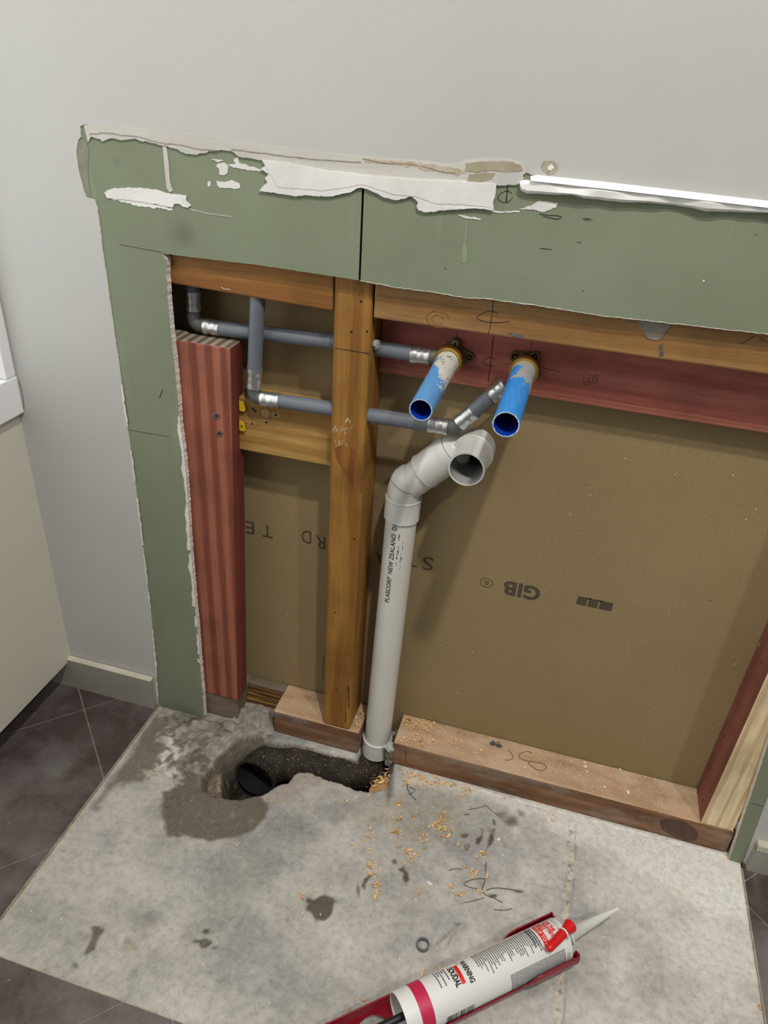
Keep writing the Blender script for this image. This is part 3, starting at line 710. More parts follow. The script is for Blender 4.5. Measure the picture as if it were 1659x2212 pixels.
patch([(405,448),(420,452),(450,460),(502,467),(502,470),(445,462),(415,455)], YG, 0.0003, [plain('thin_plaster_film', (150,160,140), (165,172,154), 60)], 'plaster_fleck', A, 0.0004, 0.002, 8)

B = thing('green_wallboard', (seam_top.x, YG, seam_bot.z), 'long green wallboard strip above the pipes, right of the dark vertical joint', 'wallboard')
tc2 = rough_line(top_cut2, 0.0018, 0.0006, 12, False)
B_top = [yg(p) for p in top_o[ti+1:]]
B_poly = [seam_bot + Vector((0.0009, 0, 0)), seam_up + Vector((0.0010, 0, 0))] + B_top + [Vector((0.385, YG, ext.z-.001)), Vector((0.3725, YG, e2.z+.02)), Vector((0.30, YG, e2.z-.001))] + list(reversed(tc2[1:-1]))
mb = MB(); mb.prism(B_poly, (0, 0.0096, 0), 0, 1)
# frayed pale paper along the cut
for seq in (tc2,):
    for i in range(len(seq)-1):
        p, q = seq[i], seq[i+1]; w_ = 0.0004 + 0.0009*abs(mnoise.noise(p*160))
        mb.add([p+Vector((0, -.0004, w_)), q+Vector((0, -.0004, w_*.8)), q+Vector((0, -.0003, -.0002)), p+Vector((0, -.0003, -.0002))], [(0, 1, 2, 3)], 2)
def pen(pts, w=.0007): stroke(mb, smooth_path(Y(pts, YG)), w, 3, fn)
pen([(1096,403),(1095,420),(1093,438)], .0013); pen([(1106,418),(1096,412),(1082,418),(1076,428),(1084,436),(1098,436),(1108,426)], .0007)
pen([(1165,462),(1185,465),(1205,466),(1212,469),(1205,473),(1190,471),(1172,466)], .0008); pen([(1258,472),(1276,472)], .0006); pen([(1262,475),(1280,475)], .0005)
pen([(1166,536),(1192,539)], .0007); pen([(1246,523),(1256,524)], .0006)
pen([(1259,627),(1260,629)], .0012); pen([(962,579),(963,581)], .0014); pen([(1632,506),(1633,508)], .001)
mb.flat(rough_line(Y([(1519,604),(1523,606),(1521,609),(1517,608)], YG-.0003), .001, .0002, 3), 2)
shaded_seam(mb)
mb.build('board', [m_green, m_gyp, m_gypw, m_pencil_seam_shade], B)
for q, pl in enumerate(([(1190,425),(1215,424),(1240,436),(1242,446),(1215,454),(1180,456),(1140,452),(1120,447),(1150,440),(1170,432)], [(988,464),(1010,467),(1040,473),(1035,475),(1000,470)])):
    pass
patch([(1122,452),(1145,445),(1160,436),(1180,437),(1205,440),(1200,448),(1176,458),(1160,455)], YG, 0.0005, [m_plaster], 'plaster_fleck', B, 0.0012, 0.0012, 31)
patch([(988,464),(1010,467),(1040,473),(1035,475),(1000,470)], YG, 0.0005, [m_plaster], 'plaster_fleck', B, 0.0006, 0.0015, 32)
patch([(1060,455),(1090,457),(1122,455),(1122,458),(1085,460),(1062,459)], YG, 0.0005, [m_plaster], 'plaster_fleck', B, 0.0006, 0.0015, 33)
patch([(1000,530),(1008,530),(1010,556),(1006,570),(998,568),(997,548)], YG, 0.0003, [plain('dried_drip', (140,148,116), (152,158,128), 60)], 'plaster_fleck', B, 0.0004, 0.0018, 34)
patch([(1006,475),(1011,475),(1006,532),(1001,532)], YG, 0.0002, [plain('faint_drip', (134,145,122), (140,150,128), 60)], 'plaster_fleck', B, 0.0003, 0.002, 35)
Cc = MB()
ci = Y([(1572,1868),(1600,1785),(1630,1694),(1659,1606)], YG)
inner = [Vector((0.3508, YG, 0.0)), Vector((0.3316, YG, 0.2184)), Vector((0.312, YG, 0.45))]
outr = [Vector((0.3678, YG, 0.0)), Vector((0.3515, YG, 0.22)), Vector((0.336, YG, 0.45))]
inn = rough_line(list(reversed(inner)), 0.002, 0.0005, 15, False)
Cp = outr[:1] + outr[1:] + inn
Cp[-1].z = 0.0
Cc.prism(Cp, (0, 0.0096, 0), 0, 1)
stroke(Cc, [ony((1625,1735), YG), ony((1659,1745), YG)], .0006, 2, fn)
tag(Cc.build('green_wallboard', [m_green, m_gyp, m_pencil_seam_shade]), 'narrow green wallboard strip standing beside the white-topped baseboard at lower right', 'wallboard')

# plaster band across the top of both boards
PB = thing('plaster_patch', tuple(ony((560,400), YG-.003)), 'long band of skim and white plaster along the top edge of the green boards', 'plaster')
skim = [(181,270),(240,271),(330,280),(470,297),(600,317),(700,330),(783,336),(815,340),(900,347),(985,355),(1005,346),(1040,342),(1100,343),(1131,352),(1138,372),(1110,396),(1080,402),(1000,398),(900,394),(800,388),(700,375),(640,362),(600,352),(560,345),(515,338),(500,326),(475,325),(450,328),(425,334),(400,331),(380,322),(345,312),(310,305),(290,300),(262,303),(240,298),(222,306),(214,300),(196,296),(190,308)]
patch(skim, YG, 0.0016, [m_skim], 'skim_coat', PB, 0.0008, 0.0018, 41, 'cream skim coat')
white = [(566,346),(620,352),(700,368),(800,380),(900,388),(1000,392),(1072,398),(1070,418),(1064,440),(1066,455),(1040,451),(1000,449),(962,447),(948,455),(935,459),(905,456),(900,446),(903,438),(895,430),(890,424),(870,430),(850,432),(830,426),(812,416),(796,410),(784,405),(770,408),(756,416),(735,420),(700,425),(665,422),(640,424),(600,418),(560,412),(566,404),(577,394),(572,384),(580,376),(562,366),(574,356)]
patch(white, YG-0.0012, 0.0014, [m_plaster], 'white_plaster', PB, 0.0008, 0.0018, 42, 'bright white plaster')
patch(white[:14]+[(1064,448),(1000,442),(940,440),(900,425),(850,420),(784,398),(700,412),(600,404)], YG, 0.0030, [m_plaster], 'white_plaster', PB, 0.0006, 0.0025, 43)
patch([(1006,352),(1040,348),(1100,349),(1124,357),(1130,368),(1100,372),(1060,368),(1030,372),(1004,370)], YG-0.0012, 0.0008, [plain('bare_grey_paper', (156,148,126), (170,162,140), 60, 0.9)], 'bare_patch', PB, 0.0007, 0.0015, 44)
patch([(1012,378),(1050,372),(1070,374),(1062,388),(1040,394),(1010,392)], YG-0.0012, 0.0006, [MC['bare_grey_paper']], 'bare_patch', PB, 0.0008, 0.0015, 45)
patch([(784,340),(830,346),(880,348),(935,356),(985,362),(1006,372),(985,380),(960,370),(920,368),(900,362),(860,356),(820,352),(788,348)], YG-0.0012, 0.0007, [plain('torn_brown_paper', (172,158,136), (200,192,174), 150, 0.9)], 'bare_patch', PB, 0.0012, 0.0013, 46)
patch([(1068,400),(1080,374),(1120,372),(1132,384),(1120,398),(1100,400)], YG-.0008, 0.0010, [m_wall], 'skim_coat', PB, 0.0008, 0.0015, 47)
cr_ = MB(); 
for pl in ([(192,289),(215,288),(235,287),(262,292),(300,296),(345,308),(380,312),(430,322),(470,325)], [(783,343),(830,352),(880,354),(930,364),(960,372),(985,374)], [(500,322),(600,335),(690,345),(780,350)]):
    stroke(cr_, rough_line([p for p in smooth_path(Y(pl, YG-.0018))], .002, .0005, 4, False), .0008, 0, fn)
cr_.build('crack', [plain('brown_crack', (140,122,100), (158,140,116), 60, .9)], PB)
# raised white bead and lumpy putty at the right
TB = thing('putty_bead', tuple(ony((1150,400), YG-.003)), 'thick white lumpy bead of putty under the bright white strip at right', 'putty')
mb = MB(); tl = Y([(1146,380),(1160,378),(1300,392),(1480,413),(1659,434),(1720,441)], YW); bl = Y([(1146,390),(1160,392),(1300,407),(1480,428),(1659,449),(1720,455)], YW-.0065)
mb.add(tl+bl, [(i, i+1, 7+i, 6+i) for i in range(5)], 0); bk = [Vector((p.x, YG, p.z-.0005)) for p in bl]; mb.add(bl+bk, [(i, i+1, 7+i, 6+i) for i in range(5)], 0); mb.add([tl[0], bl[0], bk[0]], [(0, 1, 2)], 0)
mb.build('white_strip', [m_putty], TB)
lump_p = [(1122,393),(1130,388),(1150,390),(1165,384),(1200,396),(1240,397),(1300,403),(1400,415),(1480,424),(1659,446),(1720,452),(1720,466),(1659,459),(1610,458),(1560,457),(1520,455),(1490,448),(1460,443),(1430,440),(1400,437),(1360,437),(1320,434),(1290,430),(1262,427),(1235,420),(1200,420),(1160,418),(1138,418),(1126,410)]
base = rough_line(Y(lump_p, YG), 0.003, 0.0004, 51)
fr_ = []
cen = [Vector((p.x, 0, 0)) for p in base]
mb = MB()
mid = ony((1400, 430), YG)
def midz(x): 
    a = ony((1150, 403), YG); b = ony((1659, 452), YG); return a.z + (b.z-a.z)*(x-a.x)/(b.x-a.x)
rings = [base]
for h, s_ in ((0.003, 1.0), (0.0052, 0.82), (0.0064, 0.5)):
    rg_ = []
    for p in base:
        z0 = midz(p.x); d = p.z - z0
        rg_.append(Vector((p.x + (0.003*(1-s_) if p.x < base[0].x+0.006 else 0), YG - h*1.15*(0.85+0.35*mnoise.noise(Vector((p.x*38, h*20, p.z*60)))), z0 + d*s_)))
    rings.append(rg_)
n_ = len(base)
mb.add([p for r_ in rings for p in r_], [(a*n_+i, a*n_+(i+1) % n_, (a+1)*n_+(i+1) % n_, (a+1)*n_+i) for a in range(3) for i in range(n_)], 0, True)
mb.flat(rings[-1], 0)
mb.build('putty', [m_putty], TB)

# ------------------------------------------------------------------ cavity: back lining with its printed marks
YB = 0.0625
mb = MB(); mb.box((-0.689, YB, 0.0), (TOPX, YB+0.010, TOPZ), 0)
fb = (0, -1, 0)
def bt(x0, zb, size):  # text turned upside down on the back lining: reads right to left
    return lambda u, v: Vector((x0 - u, YB-0.0003, zb - v))
put_text(mb, 'GIB', 0.034, lambda u, v: Vector((0.0252-u-0.00022*0, YB-.0003, 0.3380-v*.9)), 1, bold=0.0012, fit=0.050)
put_text(mb, 'R', 0.012, lambda u, v: Vector((-0.0445-u, YB-.0003, 0.3325-v*.9)), 1)
ring = [Vector((-0.0483+0.0085*math.cos(a), YB, 0.3287+0.0072*math.sin(a))) for a in np.linspace(0, 2*math.pi, 30)]
stroke(mb, ring, .0011, 1, fb)
for q in range(3):
    a = ony([(1247,1297),(1271,1302),(1295,1308)][q], YB); x0 = a.x; zt = ony([(1249,1287),(1273,1292),(1297,1297)][q], YB).z; w = .0125 if q < 2 else .0165
    mb.flat([Vector((x0, YB-.0003, zt)), Vector((x0+w, YB-.0003, zt)), Vector((x0+w-.0005, YB-.0003, zt-.0135)), Vector((x0-.0005, YB-.0003, zt-.0135))], 1)
    if q < 2: mb.flat([Vector((x0+w-.001, YB-.0003, zt)), Vector((x0+w+.0045, YB-.0003, zt)), Vector((x0+w+.004, YB-.0003, zt-.002)), Vector((x0+w-.001, YB-.0003, zt-.002))], 1)
for ch, px_, py_ in (('S', 938, 1222), ('T', 902, 1214), ('A', 836, 1210), ('N', 800, 1200), ('D', 766, 1190), ('A', 735, 1184), ('R', 706, 1176), ('D', 675, 1164), ('T', 590, 1152), ('E', 553, 1144)):
    a = ony((px_, py_), YB)
    put_text(mb, ch, 0.031, lambda u, v: Vector((a.x-u, YB-.0003, a.z+.012-v)), 1, fit=0.0165)
rr = random.Random(4)
for q in range(70):
    x = rr.uniform(-0.38, 0.29); z = rr.uniform(0.07, 0.6); r_ = rr.uniform(.0004, .0009)
    mb.flat([Vector((x+r_*math.cos(t), YB-.0003, z+r_*math.sin(t))) for t in (0, 1, 2, 3, 4, 5)], 2 if q % 3 else 3)
tag(mb.build('backing_board', [m_card, m_print, m_chip, m_black]), 'brown paper-faced wallboard at the back of the opening with upside-down grey print', 'wallboard')

# unseen closures added at the cavity's ends and top to keep ambient light out
mb = MB(); mb.box((-0.76, -0.0110, 0.0), (-0.6895, YB+.010, TOPZ), 0); mb.box((TOPX+.0005, -0.011, 0.0), (TOPX+.045, YB+.010, TOPZ), 0); mb.box((-0.76, -0.0112, TOPZ+.0005), (TOPX+.045, YB+.010, TOPZ+.045), 0)
struct(mb.build('cavity_light_stop', [m_wall]))

# ------------------------------------------------------------------ timber framing
def timber(name, lo, hi, mats, label, kf=None, bevel=0.0025, xf=None, extra=None, cat='timber'):
    mb = MB(); mb.box(lo, hi, 0, kf, xf)
    o = mb.build(name, mats, None, bevel=bevel)
    tag(o, label, cat)
    return o
def marks(root, items, mats, name='mark'):
    mb = MB(); items(mb); o = mb.build(name, mats, root); return o

# centre stud
cs = thing('timber_stud', (-0.234, 0.03, 0.047), 'honey-brown upright timber stud standing in the middle of the opening', 'stud')
mb = MB(); mb.box((-0.2560, 0.0002, 0.047), (-0.2125, YB-.0004, 2.37)); o = mb.build('stud_body', [m_honey], cs, bevel=0.004)
F0 = 0.0002
mb = MB(); stroke(mb, rough_line([ony((724,752), F0), ony((800,764), F0), Vector((-0.2125, 0.001, ony((803,762), F0).z)),], .004, .0003, 3, False), .0011, 0, fn)
mb.build('pencil_line', [m_pencil_seam_shade], cs)
for p in ((780,651),(759,717),(793,716),(766,1164),(724,1323),(727,1489),(750,1487)):
    a = ony(p, F0); mb = MB(); mb.flat([a+Vector((.0013*math.cos(t), -.0003, .0013*math.sin(t))) for t in (0, .9, 1.8, 2.7, 3.6, 4.5, 5.4)], 0); mb.build('nail_hole', [m_black], cs)
for (x, y, w, h, n) in ((718,925,44,16,26),(722,955,30,10,10),(746,905,12,6,8)):
    mb = MB()
    for q in range(n):
        a = ony((x+R.uniform(0, w), y+R.uniform(-h/2, h/2)), F0); hh = R.uniform(.001, .005)
        stroke(mb, [a, a+Vector((0, 0, -hh))], R.uniform(.0004, .001), 0, fn)
    tag(mb.build('paint_scuff', [m_white_scuff], cs), None, None, kind='stuff')
mb = MB(); mb.flat(rough_line([ony(p, F0-.0002) for p in ((722,968),(742,960),(764,972),(778,1000),(786,1040),(782,1064),(762,1050),(742,1020),(726,990))], .003, .0005, 6), 0)
mb.build('knot', [wood('dark_knot', (160,104,42), (132,80,28), 'Z', 'X', 14, 7)], cs)
for p, q in (((700,1415),(697,1470)), ((753,1480),(754,1530)), ((748,1540),(746,1560))):
    mb = MB(); stroke(mb, rough_line([ony(p, F0), ony(q, F0)], .003, .0006, 3, False), .0016, 0, fn); mb.build('bark_streak', [m_brown_mark], cs)
for p, r_ in (((812,744), .0055), ((807,890), .004), ((808,912), .003)):
    a = ony(p, .016); a.x = -0.2095
    MB().ball(a, r_, 0, 3, 0.3, 2, (0.7, 1.2, 1)).build('sealant_blob', [m_sil], cs)

# red striped stud on the left, fixed flat and slightly out of plumb
def lean(p): p = Vector(p); p.x += 0.0298*(p.z-0.047) if True else 0; return p
rs = thing('timber_stud', (-0.44, 0.018, 0.047), 'red striped upright timber on the left, next to the green board', 'stud')
mb = MB(); mb.box((-0.489, 0.0004, 0.0475), (-0.3988, 0.0355, 0.6267), 0, {'top': 1, 'right': 2}, lean)
mb.build('stud_body', [m_red, m_endg, m_red_side], rs, bevel=0.002)
for p in ((468,898), (474,936)):
    a = ony(p, 0.0); mb = MB(); mb.sweep([a+Vector((0, .001, 0)), a+Vector((0, -.0008, 0))], .0042, 14); mb.box(a+Vector((-.0015, -.0012, -.0015)), a+Vector((.0015, -.0007, .0015)), 1)
    mb.build('screw', [m_steel, m_black], rs)
for p in ((527,1480), (521,1491)):
    a = onx(p, -0.3985); a.y = min(max(a.y, .005), .03); mb = MB(); mb.ball(a, .003, 0, 2, .2, 1, (.3, 1, 1.4)); mb.build('nail_head', [m_steel], rs)

# yellow clips between the red stud and the lower nogging
for q, (p, lb) in enumerate((((523,878), 'upper yellow plastic tab beside the red stud'), ((523,921), 'lower yellow plastic tab with a hole beside the red stud'))):
    a = ony(p, 0.018); mb = MB()
    h = .0065
    mb.prism([a+Vector(v) for v in ((-.004, 0, h), (.001, 0, h), (.003, 0, h*.2), (.004, 0, -h*.6), (.0025, 0, -h), (-.004, 0, -h))], (0, .0016, 0), 0)
    if q: mb.flat([a+Vector((.0012*math.cos(t)-.0005, -.0003, .0016*math.sin(t))) for t in np.linspace(0, 6, 8)], 1)
    tag(mb.build('plastic_tab', [m_yellow, m_black]), lb, 'plastic tab', 'yellow tabs beside the red stud')

timber('timber_nogging', (-0.475, 0.0006, 0.0), (-0.2566, 0.040, 0.0), [m_honey_h], '', xf=None) if False else None
mb = MB()
mb.add([(-0.475,0.0006,0.6928),(-0.2566,0.0006,0.6868),(-0.2566,0.045,0.6868),(-0.475,0.045,0.6928),(-0.475,0.0006,0.775),(-0.2566,0.0006,0.775),(-0.2566,0.045,0.775),(-0.475,0.045,0.775)], [(0,3,2,1),(4,5,6,7),(0,1,5,4),(1,2,6,5),(2,3,7,6),(3,0,4,7)], 0)
stroke(mb, smooth_path(Y([(478,620),(486,624),(497,625)], .0006)), .001, 1, fn)
tag(mb.build('timber_nogging', [m_honey_h, m_white_scuff], None, bevel=.002), 'orange-brown level timber under the green board, left of the centre stud', 'timber')

mb = MB(); mb.box((-0.2105, 0.0006, 0.6856), (0.2995, 0.0345, 0.775), 0)
def w6(pts, w=.0007, y=.0006): stroke(mb, smooth_path(Y(pts, y)), w, 1, fn)
w6([(1066,648),(1060,700),(1055,720)], .0009); w6([(1075,676),(1058,672),(1040,678),(1030,686),(1045,694),(1070,697),(1100,694)], .0009)
w6([(1597,742),(1610,738),(1625,728),(1632,724)], .0007); w6([(1640,728),(1650,736),(1659,738)], .0007)
mb.flat(rough_line(Y([(1424,745),(1432,742),(1434,768),(1424,770)], .0003), .0015, .0006, 4), 2)
mb.flat(rough_line(Y([(1096,720),(1106,718),(1120,722),(1134,726),(1128,731),(1110,727)], .0003), .0015, .0006, 4), 2)
kn = Y([(946,690)], .0003)[0]
for q, r_ in enumerate((.0085, .0045)):
    stroke(mb, [kn+Vector((r_*1.5*math.cos(t)*(1+.25*mnoise.noise(Vector((math.cos(t), math.sin(t), q*3)))), 0, r_*math.sin(t)*(1+.4*mnoise.noise(Vector((math.cos(t)*1.4, math.sin(t)*1.4, q*5+1)))))) for t in np.linspace(.3, 5.6, 26)], .0007, 3, fn)
tag(mb.build('timber_nogging', [m_honey_h2, m_pencil_seam_shade, m_steel, MC['dark_knot']], None, bevel=.0022), 'long weathered tan level timber with pencil marks, right of the centre stud', 'timber')
# torn plaster tabs hanging over it
for pl, lb in (([(1376,690),(1395,690),(1420,698),(1450,702),(1444,712),(1434,722),(1428,732),(1416,735),(1398,730),(1392,718),(1382,706)], 'grey torn plaster tab hanging below the green board over the tan timber'), ([(1098,648),(1135,654),(1128,658),(1120,661),(1112,660),(1104,654)], 'tiny plaster tab under the green board edge, above the brass elbows')):
    m_ = MB(); m_.prism(rough_line(Y(pl, -.0002), .0015, .0004, 3), (0, .0006, 0), 0)
    tag(m_.build('plaster_tab', [plain('grey_tab', (136,130,118), (158,152,140), 60, .9)]), lb, 'plaster')

# red nogging carrying the brass elbows
YR = 0.042
mb = MB(); mb.box((-0.2120, YR, 0.612), (0.2995, YB-.0004, 0.705), 0)
mb.box((-0.2120, YR-.0012, 0.6105), (0.2995, YR+.004, 0.619), 1)  # paler bottom arris paints in the light on the rounded edge
def wr(pts, w=.0008): stroke(mb, smooth_path(Y(pts, YR)), w, 2, fn)
wr([(1066,726),(1060,780),(1054,832)], .0010); wr([(1070,776),(1056,772),(1044,780),(1050,788),(1068,791)], .0008)
wr([(1148,738),(1144,770)], .0006); wr([(988,712),(987,728)], .0006); wr([(1165,794),(1210,802)], .0006); wr([(1088,786),(1110,788)], .0006)
# handwritten figures, upside down
wr([(1262,814),(1260,822),(1264,832),(1270,828),(1266,822),(1262,826)], .0006); wr([(1272,812),(1280,812),(1281,824),(1274,826),(1272,814)], .0006); wr([(1292,810),(1284,812),(1290,818),(1288,826),(1282,824)], .0006)
wr([(910,808),(922,811)], .001); wr([(1310,872),(1322,875)], .0016)
tag(mb.build('timber_nogging', [m_redh, m_redh_lit_edge, m_pencil_seam_shade], None, bevel=.002), 'red level timber behind the blue pipes, holding the brass elbows', 'timber')

# pale lower-left nogging with the imprint of an old fitting
mb = MB(); mb.box((-0.388, 0.022, 0.4835), (-0.2566, YB-.0004, 0.557), 0)
def disc(p, rx, rz, k, y=.022):
    a = ony(p, y); mb.flat([a+Vector((rx*math.cos(t), -.0003-.0001*k, rz*math.sin(t))) for t in np.linspace(0, 6.28, 18)[:-1]], k)
disc((573,893), .0068, .0066, 1); disc((594,896), .0075, .004, 1); disc((575,910), .0035, .005, 1)
for p in ((547,884),(552,888),(596,896),(575,912)): disc(p, .0016, .0016, 2)
stroke(mb, [ony((573,893), .0216)+Vector((.0075*math.cos(t), 0, .0072*math.sin(t))) for t in np.linspace(0, 6.28, 24)], .0009, 3, fn)
disc((545,915), .0008, .002, 2)
tag(mb.build('timber_nogging', [m_pale_h, plain('old_fitting_imprint', (150,124,74), (164,136,84), 60, .9), m_black, MC['dark_knot']], None, bevel=.002), 'pale tan level timber between the red stud and the centre stud, with screw holes', 'timber')

# bottom plates
mb = MB(); mb.box((-0.2095-.129, 0.0, 0.0), (-0.1975, YB-.0004, 0.0468), 0, {'front': 1, 'right': 1, 'left': 2, 'bottom': 1})
mb.box((-0.405, 0.045, 0.0), (-0.3385, YB-.0006, 0.0466), 2)
tag(mb.build('bottom_plate', [m_plate_top, m_plate_face, m_plate_grey], None, bevel=.003), 'short dusty length of bottom plate under the centre stud', 'timber')
mb = MB(); mb.box((-0.1430, 0.0, 0.0), (0.3475, YB-.0004, 0.0468), 0, {'front': 1, 'left': 1, 'bottom': 1})
st_ = lambda pts, w, k=2: stroke(mb, smooth_path(Z(pts, .0468)), w, k, (0, 0, 1))
mb.flat(rough_line(Y([(1424,1773),(1440,1768),(1470,1772),(1495,1784),(1508,1800),(1505,1815),(1490,1818),(1455,1808),(1430,1792)], -.0003), .003, .0005, 3), 3)
stroke(mb, smooth_path(Y([(876,1618),(877,1648)], 0)), .0008, 4, fn)
tag(mb.build('bottom_plate', [m_plate_top, m_plate_face, m_pencil_seam_shade, plain('dark_stain', (66,46,34), (92,64,46), 60, .6), m_brown_mark], None, bevel=.003), 'long brown bottom plate strewn with shavings, right of the drain pipe', 'timber')
mb = MB(); mb.box((-0.489, 0.002, 0.0), (-0.4005, YB-.0004, 0.0468), 0)
tag(mb.build('bottom_plate', [m_plate_grey], None, bevel=.002), 'grey stub of bottom plate under the red striped stud', 'timber')
# split remnant of plate behind the notch
mb = MB()
for q in range(9):
    z0 = 0.006 + q*.0042; y0 = .030 + q*.0016 + R.uniform(-.0008, .0008)
    mb.box((-0.3998, y0, z0), (-0.3400-R.uniform(0, .003), .0446, z0+.0036), 0)
tag(mb.build('split_timber', [m_split], None, bevel=.0006), 'splintered yellow-brown remnant of plate in the notch beside the red stud', 'timber')

# right-hand stud: red reveal, fresh pine face
rt = MB(); rt.box((0.3005, 0.0004, 0.0472), (0.3435, YB-.0004, 2.37), 0, {'left': 1})
R2 = thing('timber_stud', (0.322, 0.03, 0.047), 'pine-faced upright stud with a red side at the right end of the opening', 'stud')
rt.build('stud_body', [m_pine, m_redr], R2, bevel=0.0015)
for p in ((1640,1392),(1645,1430),(1564,1590),(1518,1728),(1506,1711)):
    a = onx(p, 0.3003); mb = MB(); mb.flat([a+Vector((0, .0018*math.cos(t), .0030*math.sin(t))) for t in (0, .9, 1.8, 2.7, 3.6, 4.5, 5.4)], 0); mb.build('nail_nick', [m_brown_mark if p[0] != 1640 else m_shav], R2)

# ------------------------------------------------------------------ grey water pipes
def bent(a, b, c, r, m=7):
    a, b, c = Vector(a), Vector(b), Vector(c); d1 = (a-b).normalized(); d2 = (c-b).normalized()
    p0 = b + d1*r; p2 = b + d2*r
    return [a] + [p0*(1-t)**2 + b*2*t*(1-t) + p2*t*t for t in [i/m for i in range(m+1)]] + [c]
def crimp(a, b, root, r=.0098):
    a, b = Vector(a), Vector(b); n = 9; mb = MB()
    mb.sweep([a.lerp(b, i/n) for i in range(n+1)], r, 28, rads=[r*(1.0, 1.0, .985, .93, .93, .98, .94, .94, 1.0, 1.0)[i] for i in range(n+1)])
    return mb.build('crimp_sleeve', [m_crimp], root)
PR = .0088
g1 = thing('water_pipe', (-0.443, .030, .6375), 'upper grey water pipe running through the centre stud to the left blue stub', 'pipe', None)
va, vb = Vector((-0.4415, .030, .6918)), Vector((-0.4432, .030, .6385))
hb = Vector((-0.4057, .030, .6378)); hc = Vector((-0.268, .030, .6428)); hd = Vector((-0.2076, .026, .6438)); he = Vector((-0.1475, .023, .6450))
MB().sweep([va, va.lerp(vb, .45)], PR, 28).build('pipe', [m_grey], g1)
crimp(va.lerp(vb, .25), va.lerp(vb, .68), g1)
MB().sweep(bent(va.lerp(vb, .62), vb, hb.lerp(vb, .6), .010), .0086, 28).build('elbow_fitting', [m_dgrey], g1)
crimp(vb.lerp(hb, .30)+Vector((.004, 0, 0)), hb+Vector((-.002, 0, 0)), g1)
MB().sweep(smooth_path([hb+Vector((-.004, 0, 0)), hc, hd, he]), PR, 28).build('pipe', [m_grey], g1)
crimp(ony((889,767), .023), ony((929,771), .023), g1)
MB().sweep([ony((925,771), .023), ony((948,772), .024)], .0092, 28).build('pipe_end', [m_dgrey], g1)

g2 = thing('water_pipe', (-0.359, .012, .5695), 'lower grey water pipe with a vertical leg in front, feeding the right blue stub', 'pipe')
va, vb = Vector((-0.3500, .012, .6900)), Vector((-0.3592, .012, .5650))
hb = Vector((-0.3247, .012, .5648)); hc = Vector((-0.2614, .012, .5668)); hd = Vector((-0.2078, .012, .5672)); he = ony((930,917), .013)
MB().sweep([va, va.lerp(vb, .75)], PR, 28).build('pipe', [m_grey], g2)
MB().sweep([va.lerp(vb, .69), va.lerp(vb, .705)], PR*1.06, 28).build('pipe_collar', [m_grey], g2)
o = crimp(va.lerp(vb, .70), va.lerp(vb, .90), g2, .0095)
MB().sweep(bent(va.lerp(vb, .88), vb, hb.lerp(vb, .55), .011), .0086, 28).build('elbow_fitting', [m_dgrey], g2)
crimp(ony((566,862), .012), ony((606,866), .012), g2)
MB().sweep(smooth_path([ony((603,866), .012), hc, hd, he]), PR, 28).build('pipe', [m_grey], g2)
crimp(ony((926,916), .0135), ony((968,922), .014), g2)
k0 = ony((962,921), .014); k1 = ony((982,923), .014); k2 = ony((1000,907), .015)
MB().sweep(bent(k0, k1, k2, .006), .0088, 28).build('elbow_fitting', [m_dgrey], g2)
crimp(ony((992,914), .0145), ony((1024,888), .016), g2)
MB().sweep([ony((1020,891), .016), ony((1075,845), .020)], PR, 28).build('pipe', [m_grey], g2)
crimp(ony((1062,856), .019), ony((1092,832), .021), g2)
mb = MB(); ax0 = ony((1030,884), .017); ax1 = ony((1062,857), .019); ad = (ax1-ax0).normalized(); up_ = Vector((-ad.z, 0, ad.x))
for q, ch in enumerate('10 PC'):
    if ch == ' ': continue
    pos = ax0 + ad*(.004+q*.006); put_text(mb, ch, .0065, lambda u, v: pos + ad*u + up_*(v-.001) + Vector((0, -.0088*math.cos(max(-1, min(1, v/.0088))) - .0002, 0)), 0)
mb.build('printed_letters', [m_ink], g2)

